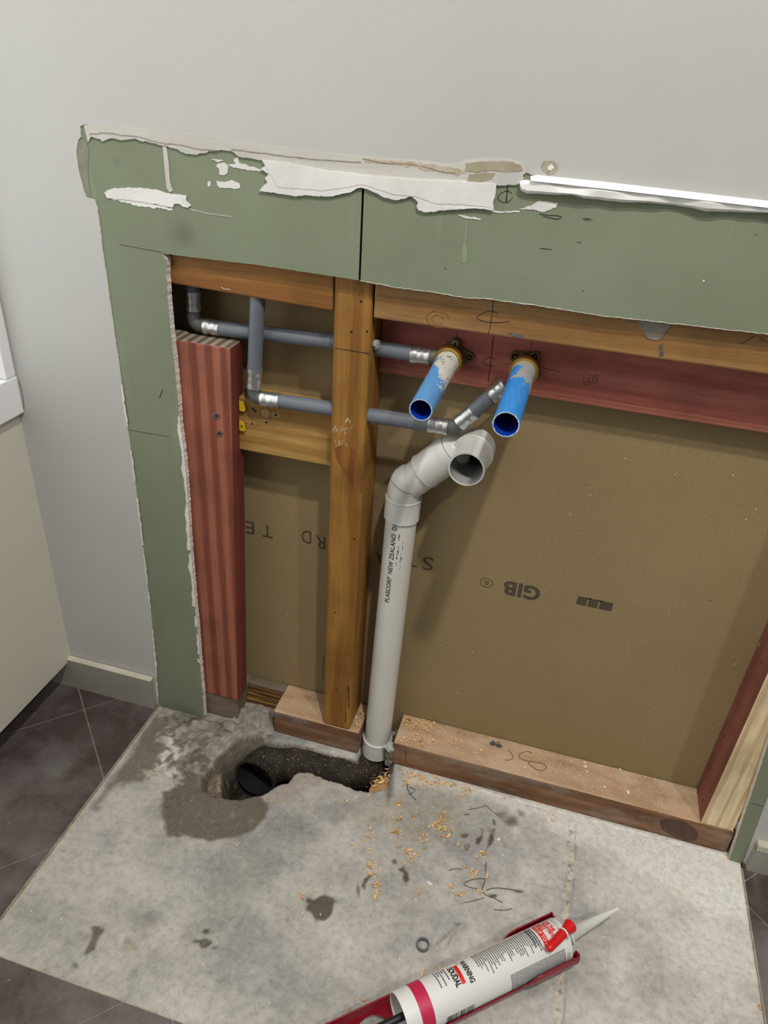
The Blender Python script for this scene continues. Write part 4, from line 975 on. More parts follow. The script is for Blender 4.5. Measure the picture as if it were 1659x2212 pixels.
# ------------------------------------------------------------------ brass wall elbows and blue test stubs
def elbow(px_base, ears, screws, label, y0=YR):
    c = ony(px_base, .016); root = thing('brass_elbow', (c.x, YR, c.z), label, 'pipe fitting', 'brass wall elbows on the red timber')
    c0 = Vector((c.x, YR-.0001, c.z))
    MB().sweep([c0, c0+Vector((0, -.006, 0)), c0+Vector((0, -.010, 0)), c0+Vector((0, -.022, 0))], .017, 36, rads=[.0135, .0130, .0135, .0150]).build('elbow_body', [m_dbrass], root)
    MB().sweep([c0+Vector((0, -.019, 0)), c0+Vector((0, -.0285, 0))], .0158, 36, inner=.0128).build('brass_rim', [m_brass], root)
    for i, e_ in enumerate(ears):
        t = ony(e_, YR-.003); t = Vector((t.x, YR, t.z)); d = (t-c0).normalized(); s_ = Vector((-d.z, 0, d.x))
        out = []
        for a in np.linspace(-math.pi/2, math.pi/2, 10): out.append(t + d*.0058*math.cos(a) + s_*.0058*math.sin(a))
        out += [c0+d*.012+s_*.0095, c0+s_*.008, c0-s_*.008, c0+d*.012-s_*.0095]
        mb = MB(); mb.prism([p+Vector((0, -.0045, 0)) for p in out], (0, .0045, 0), 0)
        rim_ = [t+Vector((.0042*math.cos(a), -.0045, .0042*math.sin(a))) for a in np.linspace(0, 6.2832, 24)]
        mb.sweep(rim_, .0011, 8, caps=False)
        ear = mb.build('mounting_ear', [m_dbrass], root, bevel=.0008)
        kind = screws[i]
        mb = MB()
        if kind == 1: 
            mb.sweep([t+Vector((0, -.0044, 0)), t+Vector((0, -.0062, 0))], .0040, 20); mb.box(t+Vector((-.0013, -.0068, -.0013)), t+Vector((.0013, -.0060, .0013)), 1)
            mb.build('screw', [m_screw, m_black], ear)
        else:
            mb.sweep([t+Vector((0, -.0044, 0)), t+Vector((0, -.0050, 0))], .0030, 16, 1); mb.box(t+Vector((-.0010, -.0056, -.0012)), t+Vector((.0012, -.0049, .0008)), 0)
            mb.build('screw', [m_steel, m_black], ear)
    return root, c0
E1, c1 = elbow((967,780), [(984,741), (1014,771)], [1, 2], 'left brass wall elbow with a greenish screw above the scuffed blue stub')
E2, c2 = elbow((1131,803), [(1113,769), (1155,770), (1156,808)], [2, 2, 2], 'right brass wall elbow with two raised lugs above the bright blue stub')
mb = MB(); mb.sweep([ony((944,771), .024), ony((960,774), .025)], .0098, 6); mb.build('hex_inlet', [m_brass], E1)

def stub(c0, tip, y_tip, r0, r1, mat, label, seed):
    t = tip; b = Vector((c0.x, c0.y-.020, c0.z)); root_loc = b
    n = 26; seg = 56; L = (t-b); d = L.normalized(); u = d.cross(Vector((0, 0, 1))).normalized(); w = u.cross(d)
    mb = MB(); ro = []; ri = []
    for i in range(n+1):
        f = i/n; p = b + L*f; r = r0 + (r1-r0)*f; a_ = []; b_ = []
        for j in range(seg):
            a = 2*math.pi*j/seg
            rr_ = r*(1 + .012*math.cos(7*a)*(1 if .12 < f < .95 else 0)) + .0006*max(0, mnoise.noise(Vector((math.cos(a)*3, f*8, math.sin(a)*3+seed))))*(1.2 if f < .35 else .35)
            ed_ = d * (.0006*mnoise.noise(Vector((math.cos(a)*5, 0, math.sin(a)*5+seed))) if i == n else 0)
            a_.append(p + (u*math.cos(a)+w*math.sin(a))*rr_ + ed_); b_.append(p + (u*math.cos(a)+w*math.sin(a))*(r-.0013) + ed_)
        ro.append(a_); ri.append(b_)
    vo = [p for q in ro for p in q]; vi = [p for q in ri for p in q]
    mb.add(vo, [(i*seg+j, i*seg+(j+1) % seg, (i+1)*seg+(j+1) % seg, (i+1)*seg+j) for i in range(n) for j in range(seg)], 0, True)
    mb.add(vi, [(i*seg+j, (i+1)*seg+j, (i+1)*seg+(j+1) % seg, i*seg+(j+1) % seg) for i in range(n) for j in range(seg)], 1, True)
    mb.add(ro[-1]+ri[-1], [(j, (j+1) % seg, seg+(j+1) % seg, seg+j) for j in range(seg)], 2)
    mb.add(ri[0], [tuple(range(seg))], 1)
    o = mb.build('blue_pipe_stub', [mat, m_blueint, plain('cut_rim', (150,180,206), (200,214,224), 200, .6)])
    # texture origin at the wall end
    sh = Vector(o.location) - root_loc
    for v in o.data.vertices: v.co += sh
    o.location = root_loc
    tag(o, label, 'pipe stub', 'blue test stubs screwed into the brass elbows'); return o
stub(c1, Vector((-0.1285, -0.1035, 0.6345)), 0, .0126, .0118, m_blue1, 'left blue plastic pipe stub, scuffed and smeared with white plaster', 1)
stub(c2, Vector((-0.0429, -0.1305, 0.6460)), 0, .0128, .0126, m_blue2, 'right blue plastic pipe stub, brighter blue with grey peeling plaster', 5)

# ------------------------------------------------------------------ waste pipe
DP = thing('drain_pipe', (-0.171, .027, 0.0), 'pale grey waste pipe rising from the floor to an open stub under the blue stubs', 'drain pipe')
yp = .027
vt = Vector((-0.1657, yp, .440)); vb_ = Vector((-0.1745, yp, -.012))
MB().sweep([vb_.lerp(vt, 0), vt], .0203, 48).build('pipe', [m_pvc], DP)
dirv = (vt-vb_).normalized()
def ringed(a, b, r, name, mat=m_pvc2, bead=True, lip=None):
    a, b = Vector(a), Vector(b); mb = MB(); mb.sweep([a, b], r, 48, inner=.0188 if r < .0231 else None)
    d = (b-a).normalized()
    if bead: mb.sweep([b-d*.0012, b, b+d*.0012], r+.0006, 48, rads=[r, r+.0008, r-.001], caps=False)
    return mb.build(name, [mat], DP)
ct = vt + dirv*.018
ringed(vt - dirv*.012, ct, .0228, 'coupling')
p1 = ony((893,1037), yp); p2 = ony((925,1012), yp); p3 = ony((962,986), yp); 
el = Vector((-0.0853, .034, .5405))
bend1 = smooth_path([ct - dirv*.002, ct + dirv*.010, (ct+dirv*.022).lerp(p1, .35), p1, p2], 6)
MB().sweep(bend1, .0212, 48).build('bend', [m_pvc2], DP)
# seams
def seam(p, d, r, w=.0010, name='seam', m_=None):
    d = Vector(d).normalized(); MB().sweep([Vector(p)-d*w/2, Vector(p)+d*w/2], r, 48).build(name, [m_ or m_pvc2], DP)
dd = (p3-p1).normalized()
ringed(p3 + dd*.006, p2 - dd*.006, .0226, 'coupling')
mid_ = p3.lerp(el, .45)
bend2 = smooth_path([p3 - dd*.002, p3 + dd*.010, el + Vector((-.017, .0030, -.005)), el + Vector((-.006, .0010, -.002)), el + Vector((-.0006, -.006, 0)), el + Vector((0, -.018, 0))], 7)
MB().sweep(bend2, .0222, 48, inner=.0188, kin=1).build('bend', [m_pvc2, plain('shaded_pipe_bore', (96,96,92), (128,128,122), 60, .7)], DP)  # bend's bore darkened in colour for the shade inside it
so = Vector((-0.0853, -0.0285, .5405))
MB().sweep([el + Vector((0, -.000, 0)), el + Vector((0, -.020, 0))], .0236, 48, inner=.0206).build('socket', [m_pvc2], DP)
MB().sweep([el + Vector((0, -.0195, 0)), el + Vector((0, -.0215, 0)), el + Vector((0, -.0225, 0))], .0242, 48, rads=[.0240, .0244, .0228], inner=.0208).build('socket_rim', [m_pvc], DP)
MB().sweep([el + Vector((0, -.015, 0)), el + Vector((0, -.040, 0)), so], .0208, 56, inner=.0187, kin=1).build('open_stub', [m_pvc2, plain('shaded_stub_bore', (142,142,138), (160,160,155), 60, .6)], DP)  # stub's bore toned down to paint in its inner shade
for a, r_ in ((.55, .0219),):
    q = bend1[int(len(bend1)*.42)]; q2 = bend1[int(len(bend1)*.42)+1]; seam(q, q2-q, .0216, .0007, 'seam', plain('seam_shadow_line', (120,122,118), (130,132,128), 20, .6))
q = p3 + dd*.014; seam(q, dd, .0221, .0007, 'seam', MC['seam_shadow_line'])
# floor socket
fz = onz((812,1596), .03).z
bs = vb_.lerp(vt, 0.0)
def at_z(z): return vb_.lerp(vt, (z-vb_.z)/(vt.z-vb_.z))
ringed(at_z(-.011), at_z(.020), .0232, 'floor_socket', m_pvc2)
# printed line
mb = MB()
def onpipe(z, ang, lift=.0002):
    c = at_z(z); return Vector((c.x + (.0203+lift)*math.sin(ang), c.y - (.0203+lift)*math.cos(ang), z))
zt0 = .302
put_text(mb, 'PLASCORP  NEW ZEALAND  DN4', .0085, lambda u, v: onpipe(zt0+u, -.03 - v/.0203), 0, bold=.00016, fit=.134)
rr = random.Random(12)
for q in range(26):
    z = rr.uniform(.355, .412); a = rr.choice((.16, .17, .42, .45)) + rr.uniform(-.04, .04) ; l_ = rr.uniform(.001, .005)
    mb.add([onpipe(z, a), onpipe(z+l_, a+.01), onpipe(z+l_, a+.03), onpipe(z, a+.04)], [(0, 1, 2, 3)], 0)
for z, a in ((.345, -.35), (.425, .32)):
    mb.add([onpipe(z, a), onpipe(z+.0012, a), onpipe(z+.0012, a+.05), onpipe(z, a+.05)], [(0, 1, 2, 3)], 0)
mb.build('printed_letters', [m_ink], DP)

a = ony((843,1596), .006)
mb = MB(); mb.ball((-0.1478, .004, .030), .0095, 0, 4, .35, 3, (.8, .7, .9)); mb.ball((-0.1475, .004, .014), .009, 1, 6, .35, 3, (.7, .8, 1.3)); mb.ball((-0.1475, .004, .000), .008, 1, 8, .35, 3, (.7, .8, 1.0))
tag(mb.build('cement_lump', [plain('silvery_crust', (150,150,144), (206,206,200), 160, .6, 200, .8), m_cement], None), 'rough silver-grey lump stuck between the drain pipe and the long plate', 'cement lump')

# black buried bend in the hole
q0 = Vector((-0.172, .026, -.044)); q1 = onz((765,1666), -.037); q2 = onz((700,1658), -.037); q3 = onz((640,1648), -.038); q6 = onz((556,1676), -.044); q4 = Vector((q6.x+.034, q3.y+.002, -.040)); q5 = q6 + Vector((.006, .020, .002))
pth = smooth_path([q0, q1, q2, q3, q4, q5, q6, q6 + Vector((-.001, -.006, 0))], 6)
mb = MB(); mb.sweep(pth, .030, 48, inner=.0262, kin=1, rads=[.024 + .006*min(1, i/8) + .005*max(0, (i-26)/16) for i in range(len(pth))])
vs_ = mb.v; mb.v = [tuple(Vector(v) + Vector((0, 0, 1))*.0012*mnoise.noise(Vector(v)*90)) for v in vs_]
tag(mb.build('soil_pipe', [m_bitumen, m_darkhole]), 'black open-ended buried pipe bend lying in the hole in the floor', 'pipe')
for (p, r_, z) in (((478,1668), .010, -.012), ((470,1700), .008, -.012), ((500,1712), .007, -.014), ((480,1640), .007, -.014)):
    pass

# ------------------------------------------------------------------ sealant cartridge
Aax = Vector((-.040, -.353, .0305)); Bax = Vector((.1255, -.2125, .0305)); AX = (Bax-Aax); LEN = AX.length; AX.normalize()
RT = .0248
sideL = Vector((-AX.y, AX.x, 0)); UP = Vector((0, 0, 1))   # sideL points away from the camera
# angle t: 0 at the far upper contour as seen, growing over the top towards the viewer
view = (CAM - Aax.lerp(Bax, .5)); view = (view - AX*view.dot(AX)).normalized()
n0 = view.cross(AX).normalized(); 
if n0.dot(sideL) < 0: n0 = -n0
def cyl(s, th, r=RT):
    th = th + math.radians(6)
    return Aax + AX*s + (n0*math.cos(th) + view*math.sin(th))*r
CT = thing('sealant_cartridge', (Aax.x, Aax.y, .0055), 'white sealant cartridge with red print and clear nozzle lying in the red gun', 'cartridge')
mb = MB(); seg = 72
mb.sweep([Aax, Aax+AX*(LEN-.001), Aax+AX*LEN], RT, seg, rads=[RT, RT, RT-.0008], inner=None, caps=False)
mb.sweep([Aax+AX*.045, Aax+AX*.0001], RT-.0012, seg, caps=False)
for i in range(seg):
    t0, t1 = 2*math.pi*i/seg, 2*math.pi*(i+1)/seg
    mb.add([cyl(0, t0), cyl(0, t1), cyl(0, t1, RT-.0012), cyl(0, t0, RT-.0012)], [(0, 1, 2, 3)], 0)
mb.add([cyl(LEN, 2*math.pi*i/seg, RT-.0008) for i in range(seg)], [tuple(range(seg))], 0)
mb.add([cyl(.045, 2*math.pi*i/seg, RT-.0012) for i in range(seg)], [tuple(range(seg))], 1)
mb.build('tube', [m_tube, m_faint], CT)
lb = MB()
def quad(s0, s1, t0, t1, k, lift=.00018, n=12):
    vsx = []; 
    for i in range(n+1):
        t = t0 + (t1-t0)*i/n; vsx += [cyl(s0, t, RT+lift), cyl(s1, t, RT+lift)]
    lb.add(vsx, [(2*i, 2*i+1, 2*i+3, 2*i+2) for i in range(n)], k, True)
D = math.radians
quad(.0175, .0325, 0, 2*math.pi, 0, n=72)
def lt(s, size_up, t0, t1, string, k, bold=0.0):
    put_text(lb, string, size_up, lambda u, v: cyl(s+v, t0+u/RT, RT+.0003), k, bold, fit=RT*(t1-t0))
lt(.0655, .0092, D(25), D(82), 'SOUDAL', 1, .0004)
quad(.0728, .0775, D(25), D(80), 2)
lt(.0825, .0085, D(20), D(86), 'WARNING', 3, .00035)
rr = random.Random(2)
def fineprint(s0, s1, n, t0, t1, k=3, h=.42, wmin=.5, r2=None):
    st = (s1-s0)/n
    for i in range(n):
        s = s0 + st*(i+.5); t = t0; te = t0 + (t1-t0)*rr.uniform(wmin, 1.0)
        while t < te:
            w = rr.uniform(.03, .11); e_ = min(t+w, te); quad(s-st*h/2, s+st*h/2, t, e_, k, n=1, lift=.0002); t = e_ + .018
fineprint(.048, .063, 5, D(16), D(70), 3, .4, .3)
fineprint(.0785, .0800, 1, D(14), D(34), 3)
fineprint(.098, .181, 32, D(16), D(92), 4, .50, .5)
fineprint(.130, .206, 42, D(108), D(160), 4, .55, .9)
fineprint(.172, .181, 3, D(14), D(78), 3, .5, .9)
quad(.1835, .1905, D(14), D(93), 2)
lt(.1848, .0060, D(18), D(90), "I'M UP TO IT.", 5)
lt(.1912, .0058, D(16), D(44), 'SEALS', 2, .0003); lt(.1962, .0058, D(16), D(72), 'TIGHTEST', 2, .0003); lt(.2012, .0058, D(16), D(60), 'FOR THE', 2, .0003)
fineprint(.208, .213, 2, D(24), D(66), 6, .6, .6); fineprint(.208, .212, 1, D(122), D(150), 6, .9, .9)
s = .046
while s < .080:
    w = rr.choice((.0004, .0007, .0011, .0015)); quad(s, s+w, D(136), D(172), 3, n=4); s += w + rr.choice((.0004, .0006, .001))
lb.build('printed_label', [m_band, m_ink, m_redink, m_ink, m_fine, m_tube, m_faint], CT)
# nozzle
nb = Bax + AX*0.0; tipn = Bax + AX*.0860 + Vector((0.000, 0.0, .0080))
nd = (tipn-nb).normalized()
MB().sweep([nb, nb+AX*.006], .012, 36, rads=[.0125, .0115]).build('neck', [m_tube], CT)
MB().sweep([nb+nd*.004, nb+nd*.010, nb+nd*.0101, tipn], .009, 36, rads=[.0100, .0098, .0088, .0022], caps=True).build('nozzle', [m_nozzle], CT)
MB().sweep([nb+nd*.010, nb+nd*.0125], .0118, 36).build('nozzle_flange', [m_nozzle], CT)
ca_ = onz((1188,2046), .0600); cb_ = onz((1232,2000), .0520); cdv = (cb_-ca_).normalized()
L_ = (cb_-ca_).length
capm = MB(); capm.sweep([ca_-cdv*.0052+cdv*L_*0, ca_-cdv*.0046, ca_-cdv*.003, ca_, ca_+cdv*L_*.78, ca_+cdv*L_*.84, ca_+cdv*L_], .0055, 32, rads=[.0008, .0028, .0042, .0050, .0060, .0066, .0082])
capm.build('cap', [m_cap], CT)
rg_c = ca_ + cdv*L_*.62; rw = [rg_c + (cdv.cross(UP).normalized()*math.cos(t) + cdv.cross(cdv.cross(UP)).normalized()*math.sin(t))*.0072 for t in np.linspace(0, 2*math.pi, 33)]
MB().sweep(rw, .0011, 8, caps=False).build('cap_ring', [m_nozzle], CT)
MB().sweep([rg_c - UP*.006, nb + nd*.011 + UP*.006], .0016, 8).build('cap_tether', [m_nozzle], CT)

# ------------------------------------------------------------------ caulking gun cradle
GN = thing('caulking_gun', (Aax.x, Aax.y, 0.0), 'dark red metal caulking gun cradle lying on the bare floor under the cartridge', 'caulking gun')
def gp(s, ph, r): # ph measured from straight down, + towards the far side
    return Aax + AX*s + (sideL*math.sin(ph) - UP*math.cos(ph))*r
mb = MB(); ns = 300; nph = 84; th = .0013
S0, S1 = -.115, LEN+.0035
rows_o = []; rows_i = []
for i in range(ns+1):
    s = S0 + (S1-S0)*i/ns
    k = min(1, max(0, (s-.148)/.018)); k = k*k*(3-2*k)
    ext_ = D(82) + D(22)*k; r_ = .0272 + .0024*k
    if -.045 < s < -.004: ext_ = ext_ * 1.0
    zr = []
    for j in range(nph+1):
        ph = -ext_ + 2*ext_*j/nph; zr.append((gp(s, ph, r_), gp(s, ph, r_-th)))
    rows_o.append([a for a, b in zr]); rows_i.append([b for a, b in zr])
cut = lambda i, j: (-.050 < (S0+(S1-S0)*(i+.5)/ns) < -.006) and abs(j+.5-nph/2) < nph*.5*(.62) * math.sqrt(max(0, 1-((S0+(S1-S0)*(i+.5)/ns)+.028)**2/.0225**2))
W_ = nph+1
vo = [p for r_ in rows_o for p in r_]; vi = [p for r_ in rows_i for p in r_]
q = [(i, j) for i in range(ns) for j in range(nph) if not cut(i, j)]
mb.add(vo, [(i*W_+j, (i+1)*W_+j, (i+1)*W_+j+1, i*W_+j+1) for i, j in q], 0, True)
mb.add(vi, [(i*W_+j, i*W_+j+1, (i+1)*W_+j+1, (i+1)*W_+j) for i, j in q], 0, True)
for jj in (0, nph):
    mb.add([r_[jj] for r_ in rows_o] + [r_[jj] for r_ in rows_i], [(i, i+1, ns+1+i+1, ns+1+i) for i in range(ns)], 0)
    mb.sweep([ (rows_o[i][jj]+rows_i[i][jj])/2 for i in range(0, ns+1, 5)], .0011, 8)
mb.build('cradle', [m_gun], GN)
# front plate: curved lips either side of the nozzle
mb = MB()
for sg in (1, -1):
    pa = []; pb = []
    for a in np.linspace(D(12), D(112), 22):
        pa.append(gp(LEN+.0035, sg*a, .0300)); pb.append(gp(LEN+.0035, sg*a, .0185 if a < D(95) else .0225))
    o_ = pa + list(reversed(pb)); mb.prism(o_, AX*.0018, 0)
mb.build('front_plate', [m_gun], GN, bevel=.0005)
mb = MB(); mb.sweep([Aax-AX*.11+Vector((0, 0, -.002)), Aax+AX*.040+Vector((0, 0, -.002))], .0045, 6); mb.sweep([Aax+AX*.034+Vector((0, 0, -.002)), Aax+AX*.039+Vector((0, 0, -.002))], .0215, 40)
mb.build('push_rod', [m_rod], GN)

# ------------------------------------------------------------------ small things on the floor and plate
def ringthing(p, r, h, mat, label, name='pipe_offcut'):
    a = onz(p, h); a = Vector((a.x, a.y, 0)); mb = MB(); mb.sweep([a+Vector((0, 0, .0006)), a+Vector((0, 0, h))], r, 32, inner=r-.0016)
    return tag(mb.build(name, [mat]), label, 'pipe offcut')
ringthing((914,2038), .0080, .0065, plain('grey_plastic_offcut', (96,100,106), (112,116,120), 60, .5), 'small grey ring cut from pipe, lying left of the cartridge')
a = onz((1072,1608), .052); mb = MB()
for q in range(3): mb.ball(a + Vector(((-.005, 0, .001), (.002, .001, .003), (.0055, -.001, 0))[q]), .0045, q == 1, q, .5, 1, (1, .7, .6))
tag(mb.build('plastic_scrap', [plain('dark_blue_scrap', (52,56,66), (64,68,78), 60, .5), m_cement]), 'dark blue-grey scrap of plastic on top of the long bottom plate', 'plastic scrap')

def inkline(pts, w, z, label, name='thread', mat=None, closed=False):
    P = smooth_path(Z(pts, z), 8); mb = MB(); mb.sweep([p + Vector((0, 0, .0006+.0006*abs(mnoise.noise(p*60)))) for p in P], w/2, 6)
    return tag(mb.build(name, [mat or plain('dark_thread', (66,64,64), (84,82,82), 60, .8)]), label, 'thread')
th_ = [([(1005,1906),(1022,1900),(1046,1899),(1045,1910),(1042,1924),(1050,1934),(1066,1940),(1084,1950)], .0010, 'dark thread curling down through the loop of threads on the bare floor'),
       ([(1004,1906),(1003,1912),(1018,1918),(1030,1920)], .0007, 'short bent dark thread left of the thread loop'),
       ([(1050,1924),(1062,1920),(1080,1919),(1104,1922),(1126,1927)], .0010, 'long dark thread running right from the thread loop'),
       ([(1000,1951),(1020,1947),(1046,1940)], .0007, 'thin dark thread below the loop of threads'),
       ([(969,1881),(984,1877),(998,1878)], .0008, 'short dark thread left of the pale shavings'),
       ([(882,1690),(880,1702),(886,1715),(898,1728)], .0010, 'dark thread crumple just in front of the long plate'),
       ([(884,1700),(896,1706),(892,1712),(882,1716)], .0008, 'small loop of dark thread in front of the long plate'),
       ([(1010,1750),(1040,1744),(1050,1741),(1062,1752),(1076,1762)], .0007, 'thin dark thread beside the grey smudge in front of the long plate'),
       ([(1050,1862),(1049,1876),(1048,1886)], .0008, 'short upright dark thread between the pale shavings'),
       ([(1068,1965),(1090,1967),(1106,1963)], .0009, 'dark thread above the red gun, right of centre')]
for pts, w, lb_ in th_: inkline(pts, w, .0004, lb_)
inkline([(1098,1620),(1108,1635),(1100,1642),(1090,1642)], .0008, .0472, 'short curled thread beside the dark scrap on the long plate', mat=plain('brown_thread', (96,72,54), (112,84,62), 60, .8))
inkline([(1150,1628),(1138,1624),(1122,1630),(1126,1640),(1150,1646),(1172,1650),(1180,1658),(1172,1665),(1158,1662),(1142,1650),(1146,1644)], .0008, .0472, 'looped brown thread on top of the long plate', mat=MC['brown_thread'])

# wood shavings: curled slivers
def sliver(seed):
    r_ = random.Random(seed); mb = MB(); L_ = r_.uniform(.003, .0058); w = r_.uniform(.0009, .0022); cu = r_.uniform(.6, 2.6); n = 7
    a = []; b = []
    for i in range(n+1):
        t = i/n; ang = cu*(t-.5); x = math.sin(ang)/cu*L_*1.2; z = (1-math.cos(ang))/cu*L_*1.2 + .0003; ww = w*(.35+.65*math.sin(math.pi*min(1, max(0, t*.9+.05))))
        a.append(Vector((x, -ww/2+.0006*math.sin(4*t+seed), z))); b.append(Vector((x, ww/2+.0006*math.sin(4*t+seed), z+.0002)))
    m = n+1; T = Vector((0, 0, .00025))
    mb.add(a+b+[p+T for p in a]+[p+T for p in b], [(i, i+1, m+i+1, m+i) for i in range(n)] + [(2*m+i, 3*m+i, 3*m+i+1, 2*m+i+1) for i in range(n)] + [(i, 2*m+i, 2*m+i+1, i+1) for i in range(n)] + [(m+i, m+i+1, 3*m+i+1, 3*m+i) for i in range(n)], 0)
    me = bpy.data.meshes.new('wood_shaving'); me.from_pydata([tuple(v) for v in mb.v], [], mb.f); me.materials.append(m_shav if seed % 5 else m_shav2)
    return me
SM = [sliver(i) for i in range(1, 11)]
GRP = {'floor': ('small curled pale wood shaving on the bare grey floor', 'wood shavings on the bare floor'), 'plate': ('small curled pale wood shaving on top of the bottom plate', 'wood shavings on the plates')}
spots = []
def cl(px_, py_, sx, sy, n, where='floor', z=0.0): 
    for _ in range(n): spots.append((px_+R.gauss(0, sx), py_+R.gauss(0, sy), where, z))
def clu(x0, y0, x1, y1, sy, n, where='floor', z=0.0):
    for _ in range(n):
        t = R.random(); spots.append((x0+(x1-x0)*t+R.gauss(0, 3), y0+(y1-y0)*t+R.gauss(0, sy), where, z))
clu(862,1672,960,1690,6,46); clu(870,1690,950,1692,6,12); cl(980,1694,8,5,8); cl(1010,1712,9,4,7)
cl(860,1734,5,5,9); cl(893,1748,5,7,3); cl(858,1768,8,4,5); cl(952,1788,13,8,26); cl(960,1765,5,7,6); cl(860,1800,9,7,10); cl(906,1806,7,6,8); cl(916,1822,6,5,4)
cl(962,1806,5,6,4); cl(985,1829,4,4,3); cl(1035,1845,8,8,6); cl(886,1856,6,9,9); cl(1004,1878,5,4,3); cl(1024,1885,6,6,6); cl(976,1914,5,6,7); cl(911,1926,5,7,5); cl(995,1933,5,3,4); cl(1031,1925,7,3,4); cl(1050,1896,3,5,2); cl(1196,1768,2,3,2)
clu(800,1790,815,1925,7,16); cl(655,1938,5,5,3); cl(515,1829,4,3,2); cl(813,1915,4,10,6); cl(780,1810,30,25,14); cl(860,1840,40,30,10); cl(945,2095,6,8,3); cl(900,2110,10,20,3); cl(760,2170,20,12,3); cl(192,2188,6,5,3); cl(780,1725,28,14,4); cl(1575,1852,4,3,3); cl(1640,2175,3,3,2)
clu(868,1556,960,1575,5,28,'plate',.0472); clu(880,1570,1000,1600,8,14,'plate',.0472); cl(870,1600,8,8,7,'plate',.0472); cl(905,1605,16,8,10,'plate',.0472); cl(783,1535,4,10,9,'plate',.0472); cl(772,1565,5,8,5,'plate',.0472); cl(1010,1600,30,8,6,'plate',.0472)
clu(805,1695,840,1675,7,18,'floor',-.008)
cnt = 0
R.shuffle(spots)
def shav_label(x, y, wh, z):
    if z < 0: return 'pale wood shaving inside the hole, right beside the drain pipe base', 'wood shavings in the hole'
    if wh == 'plate':
        if x < 800: return 'pale wood shaving on the short plate between centre stud and drain pipe', 'wood shavings on the short plate'
        if y < 1585: return 'pale wood shaving on the long plate, close to the brown backing board', 'wood shavings at the back of the long plate'
        return 'pale wood shaving nearer the front of the long plate, right of the drain pipe', 'wood shavings at the front of the long plate'
    if x < 560: return ('tiny pale shaving on the dark tiles at lower left', 'wood shavings on the dark tiles') if y > 2150 else ('pale wood shaving alone on the floor below the damp patch', 'wood shavings below the damp patch')
    if x < 700: return 'pale wood shaving beside the dark splash stain on the bare floor', 'wood shavings by the dark splash'
    if x > 1120: return ('pale wood shaving at the foot of the plate near the right-hand stud', 'wood shavings at the right end') if x > 1500 else ('pale wood shaving at the head of the sandy floor joint', 'wood shavings by the joint')
    if y > 2060: return 'pale wood shaving on the floor just left of the red gun', 'wood shavings by the gun'
    if x > 850 and y < 1722 and y < 1700 + (x-960)*.25: return 'pale wood shaving in the drift along the foot of the long plate', 'wood shavings in the drift at the plate foot'
    if abs(x-952) < 40 and abs(y-1788) < 30: return 'pale wood shaving in the large clump in front of the long plate', 'wood shavings in the large clump'
    if x < 838: return 'pale wood shaving in the sparse column left of the main scatter', 'wood shavings left of the main scatter'
    if y < 1835: return 'pale wood shaving between the drain pipe and the dark stain', 'wood shavings below the drain pipe'
    if x > 990: return 'pale wood shaving beside the dark threads on the bare floor', 'wood shavings by the threads'
    return 'pale wood shaving among the dark stains in the middle of the bare floor', 'wood shavings among the stains'
def crumb_label(x, p, w):
    if w: return ('white plaster crumb at the right end of the long plate, near the pine stud', 'plaster crumbs at the right end of the plate') if p.x > .17 else ('white plaster crumb on the middle of the long plate', 'plaster crumbs on the middle of the plate')
    if p.y > -.06 and p.x > .1: return 'white plaster crumb in the pale dust along the foot of the long plate', 'plaster crumbs along the plate foot'
    if p.x > .14: return 'white plaster crumb on the bare floor right of the sandy joint', 'plaster crumbs right of the joint'
    if p.x < -.25: return 'tiny white plaster crumb on the bare floor in the left part', 'plaster crumbs on the left of the floor'
    return 'tiny white plaster crumb on the bare floor left of the sandy joint', 'plaster crumbs in the middle of the floor'
for (x, y, wh, z) in spots[:300]:
    p = onz((x, y), z)
    if wh == 'plate':
        if not (.001 < p.y < .060) or (-.196 < p.x < -.144) or p.x > .29 or (-.257 < p.x < -.2115): continue
    else:
        if p.y > -.003 or (-0.535 > p.x) or p.x > .365: continue
    o = bpy.data.objects.new('wood_shaving', SM[R.randrange(10)]); COL.objects.link(o)
    k = R.uniform(.85, 1.65); o.location = (p.x, p.y, z + .0007); o.scale = (k, k, k); o.rotation_euler = (R.uniform(-.25, .25), R.uniform(-.25, .25), R.uniform(0, 6.28))
    lb_, gr_ = shav_label(x, y, wh, z); tag(o, lb_, 'wood shaving', gr_); cnt += 1
# countless sawdust between them
mb = MB()
def speck(p, r_, k=0):
    a = R.uniform(0, 6.28); l_ = r_*R.uniform(.8, 2.2); d = Vector((math.cos(a), math.sin(a), 0)); s_ = Vector((-d.y, d.x, 0))
    mb.add([p-d*l_-s_*r_*.5, p+d*l_-s_*r_*.2, p+d*l_*.8+s_*r_*.5, p-d*l_*.6+s_*r_*.6, p+Vector((0, 0, r_*.7))], [(0, 1, 4), (1, 2, 4), (2, 3, 4), (3, 0, 4)], k)
for _ in range(1500):
    c = R.choice(spots); p = onz((c[0]+R.gauss(0, 10), c[1]+R.gauss(0, 8)), c[3])
    if c[2] == 'plate' and (not (.001 < p.y < .061) or (-.196 < p.x < -.144) or p.x > .29 or (-.257 < p.x < -.2115)): continue
    if c[2] == 'floor' and (p.y > -.001 or p.x < -.53): continue
    speck(p+Vector((0, 0, .0004)), R.uniform(.0004, .0010), 0)
for _ in range(700):
    p = onz((R.uniform(560, 1150), R.uniform(1700, 2050)), 0)
    if R.random() < math.exp(-((p.x+.12)**2/.012 + (p.y+.09)**2/.01)): speck(p+Vector((0, 0, .0004)), R.uniform(.0003, .0007), 0)
tag(mb.build('sawdust', [m_shav]), 'fine pale sawdust scattered over floor and plate around the drain pipe', 'sawdust', kind='stuff')

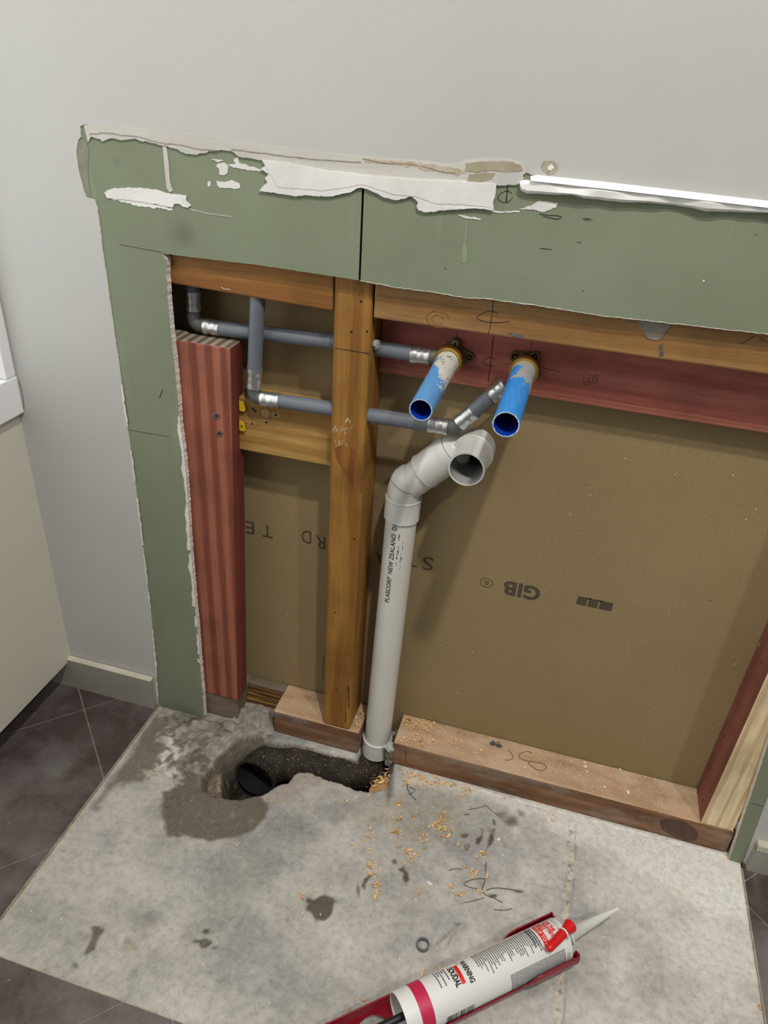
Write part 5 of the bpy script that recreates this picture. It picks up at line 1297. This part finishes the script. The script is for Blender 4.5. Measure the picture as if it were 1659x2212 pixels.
# plaster crumbs
def crumb(seed):
    mb = MB(); mb.ball((0, 0, .0), .0012, 0, seed, .8, 1, (1.2, .8, .35)); me = bpy.data.meshes.new('plaster_crumb'); me.from_pydata([tuple(v) for v in mb.v], [], mb.f); me.materials.append(m_chip); return me
CM = [crumb(i) for i in range(6)]
cr_sp = [(1353,1908,3.0,0),(930,1909,3.4,0),(1077,1813,2.2,0),(1086,1848,1.4,0),(1264,1656,2.6,1),(1262,1648,2.0,1),(1340,1663,2.0,1),(1306,1700,2.2,1),(1355,1711,3.0,1),(1500,1820,2.2,0),(1475,1828,2.2,0),(1392,1827,2.2,0),(1350,1822,2.0,0),(1268,1667,1.8,1)]
for _ in range(70): cr_sp.append((R.uniform(1240, 1600), R.gauss(1960, 110), R.uniform(.6, 1.5), 0))
for _ in range(40): 
    t = R.random(); cr_sp.append((1200+380*t, 1745+105*t+abs(R.gauss(10, 14)), R.uniform(.6, 1.6), 0))
for _ in range(34): cr_sp.append((R.uniform(1150, 1450), 0, R.uniform(.6, 1.3), 1))
for _ in range(60): cr_sp.append((R.uniform(60, 1150), R.uniform(1740, 2200), R.uniform(.5, 1.1), 0))
for (x, y, k, w) in cr_sp:
    z = .0468 if w else 0.0
    p = onz((x, y), z) if y else Vector((R.uniform(.04, .29), R.uniform(.01, .06), z))
    if not w and (p.y > -.002 or p.x > .364 or p.x < -.53 or p.y < -.415): continue
    if w and (p.x > .297 or p.y > .061 or p.y < .001): continue
    if not w and (p - Vector((Aax.x, Aax.y, 0))).cross(AX).length < .036 and p.x < .17 and p.y < -.17: continue
    o = bpy.data.objects.new('plaster_crumb', CM[R.randrange(6)]); COL.objects.link(o); o.location = (p.x, p.y, z+.0007); o.scale = (k, k, k); o.rotation_euler = (0, 0, R.uniform(0, 6.28))
    lb_, gr_ = crumb_label(x, p, w)
    if k > 2.9 and w == 0: lb_, gr_ = ('largest white plaster chip, on the floor right of the sandy joint', None) if x > 1200 else ('large white plaster chip on the floor left of the dark threads', None)
    tag(o, lb_, 'plaster crumb', gr_)
mb = MB()
for _ in range(2600):
    u = R.random()
    if u < .45: t = R.random(); p = onz((1150+440*t, 1735+115*t+abs(R.gauss(0, 26))), 0)
    elif u < .7: p = onz((R.uniform(1000, 1620), R.uniform(1780, 2210)), 0)
    else: p = onz((R.uniform(20, 1200), R.uniform(1720, 2210)), 0)
    if p.y > -.001 or p.x > .364 or p.x < -.53 or p.y < -.415: continue
    speck(p+Vector((0, 0, .0003)), R.uniform(.0002, .0006), 0)
for _ in range(350): speck(Vector((R.uniform(.02, .295), R.uniform(.004, .06), .0470)), R.uniform(.0002, .0006), 0)
tag(mb.build('plaster_dust', [m_chip]), 'fine white plaster dust and grit over the bare floor', 'plaster dust', kind='stuff')

for o in bpy.data.objects:
    if '_org' in o.keys(): del o['_org']
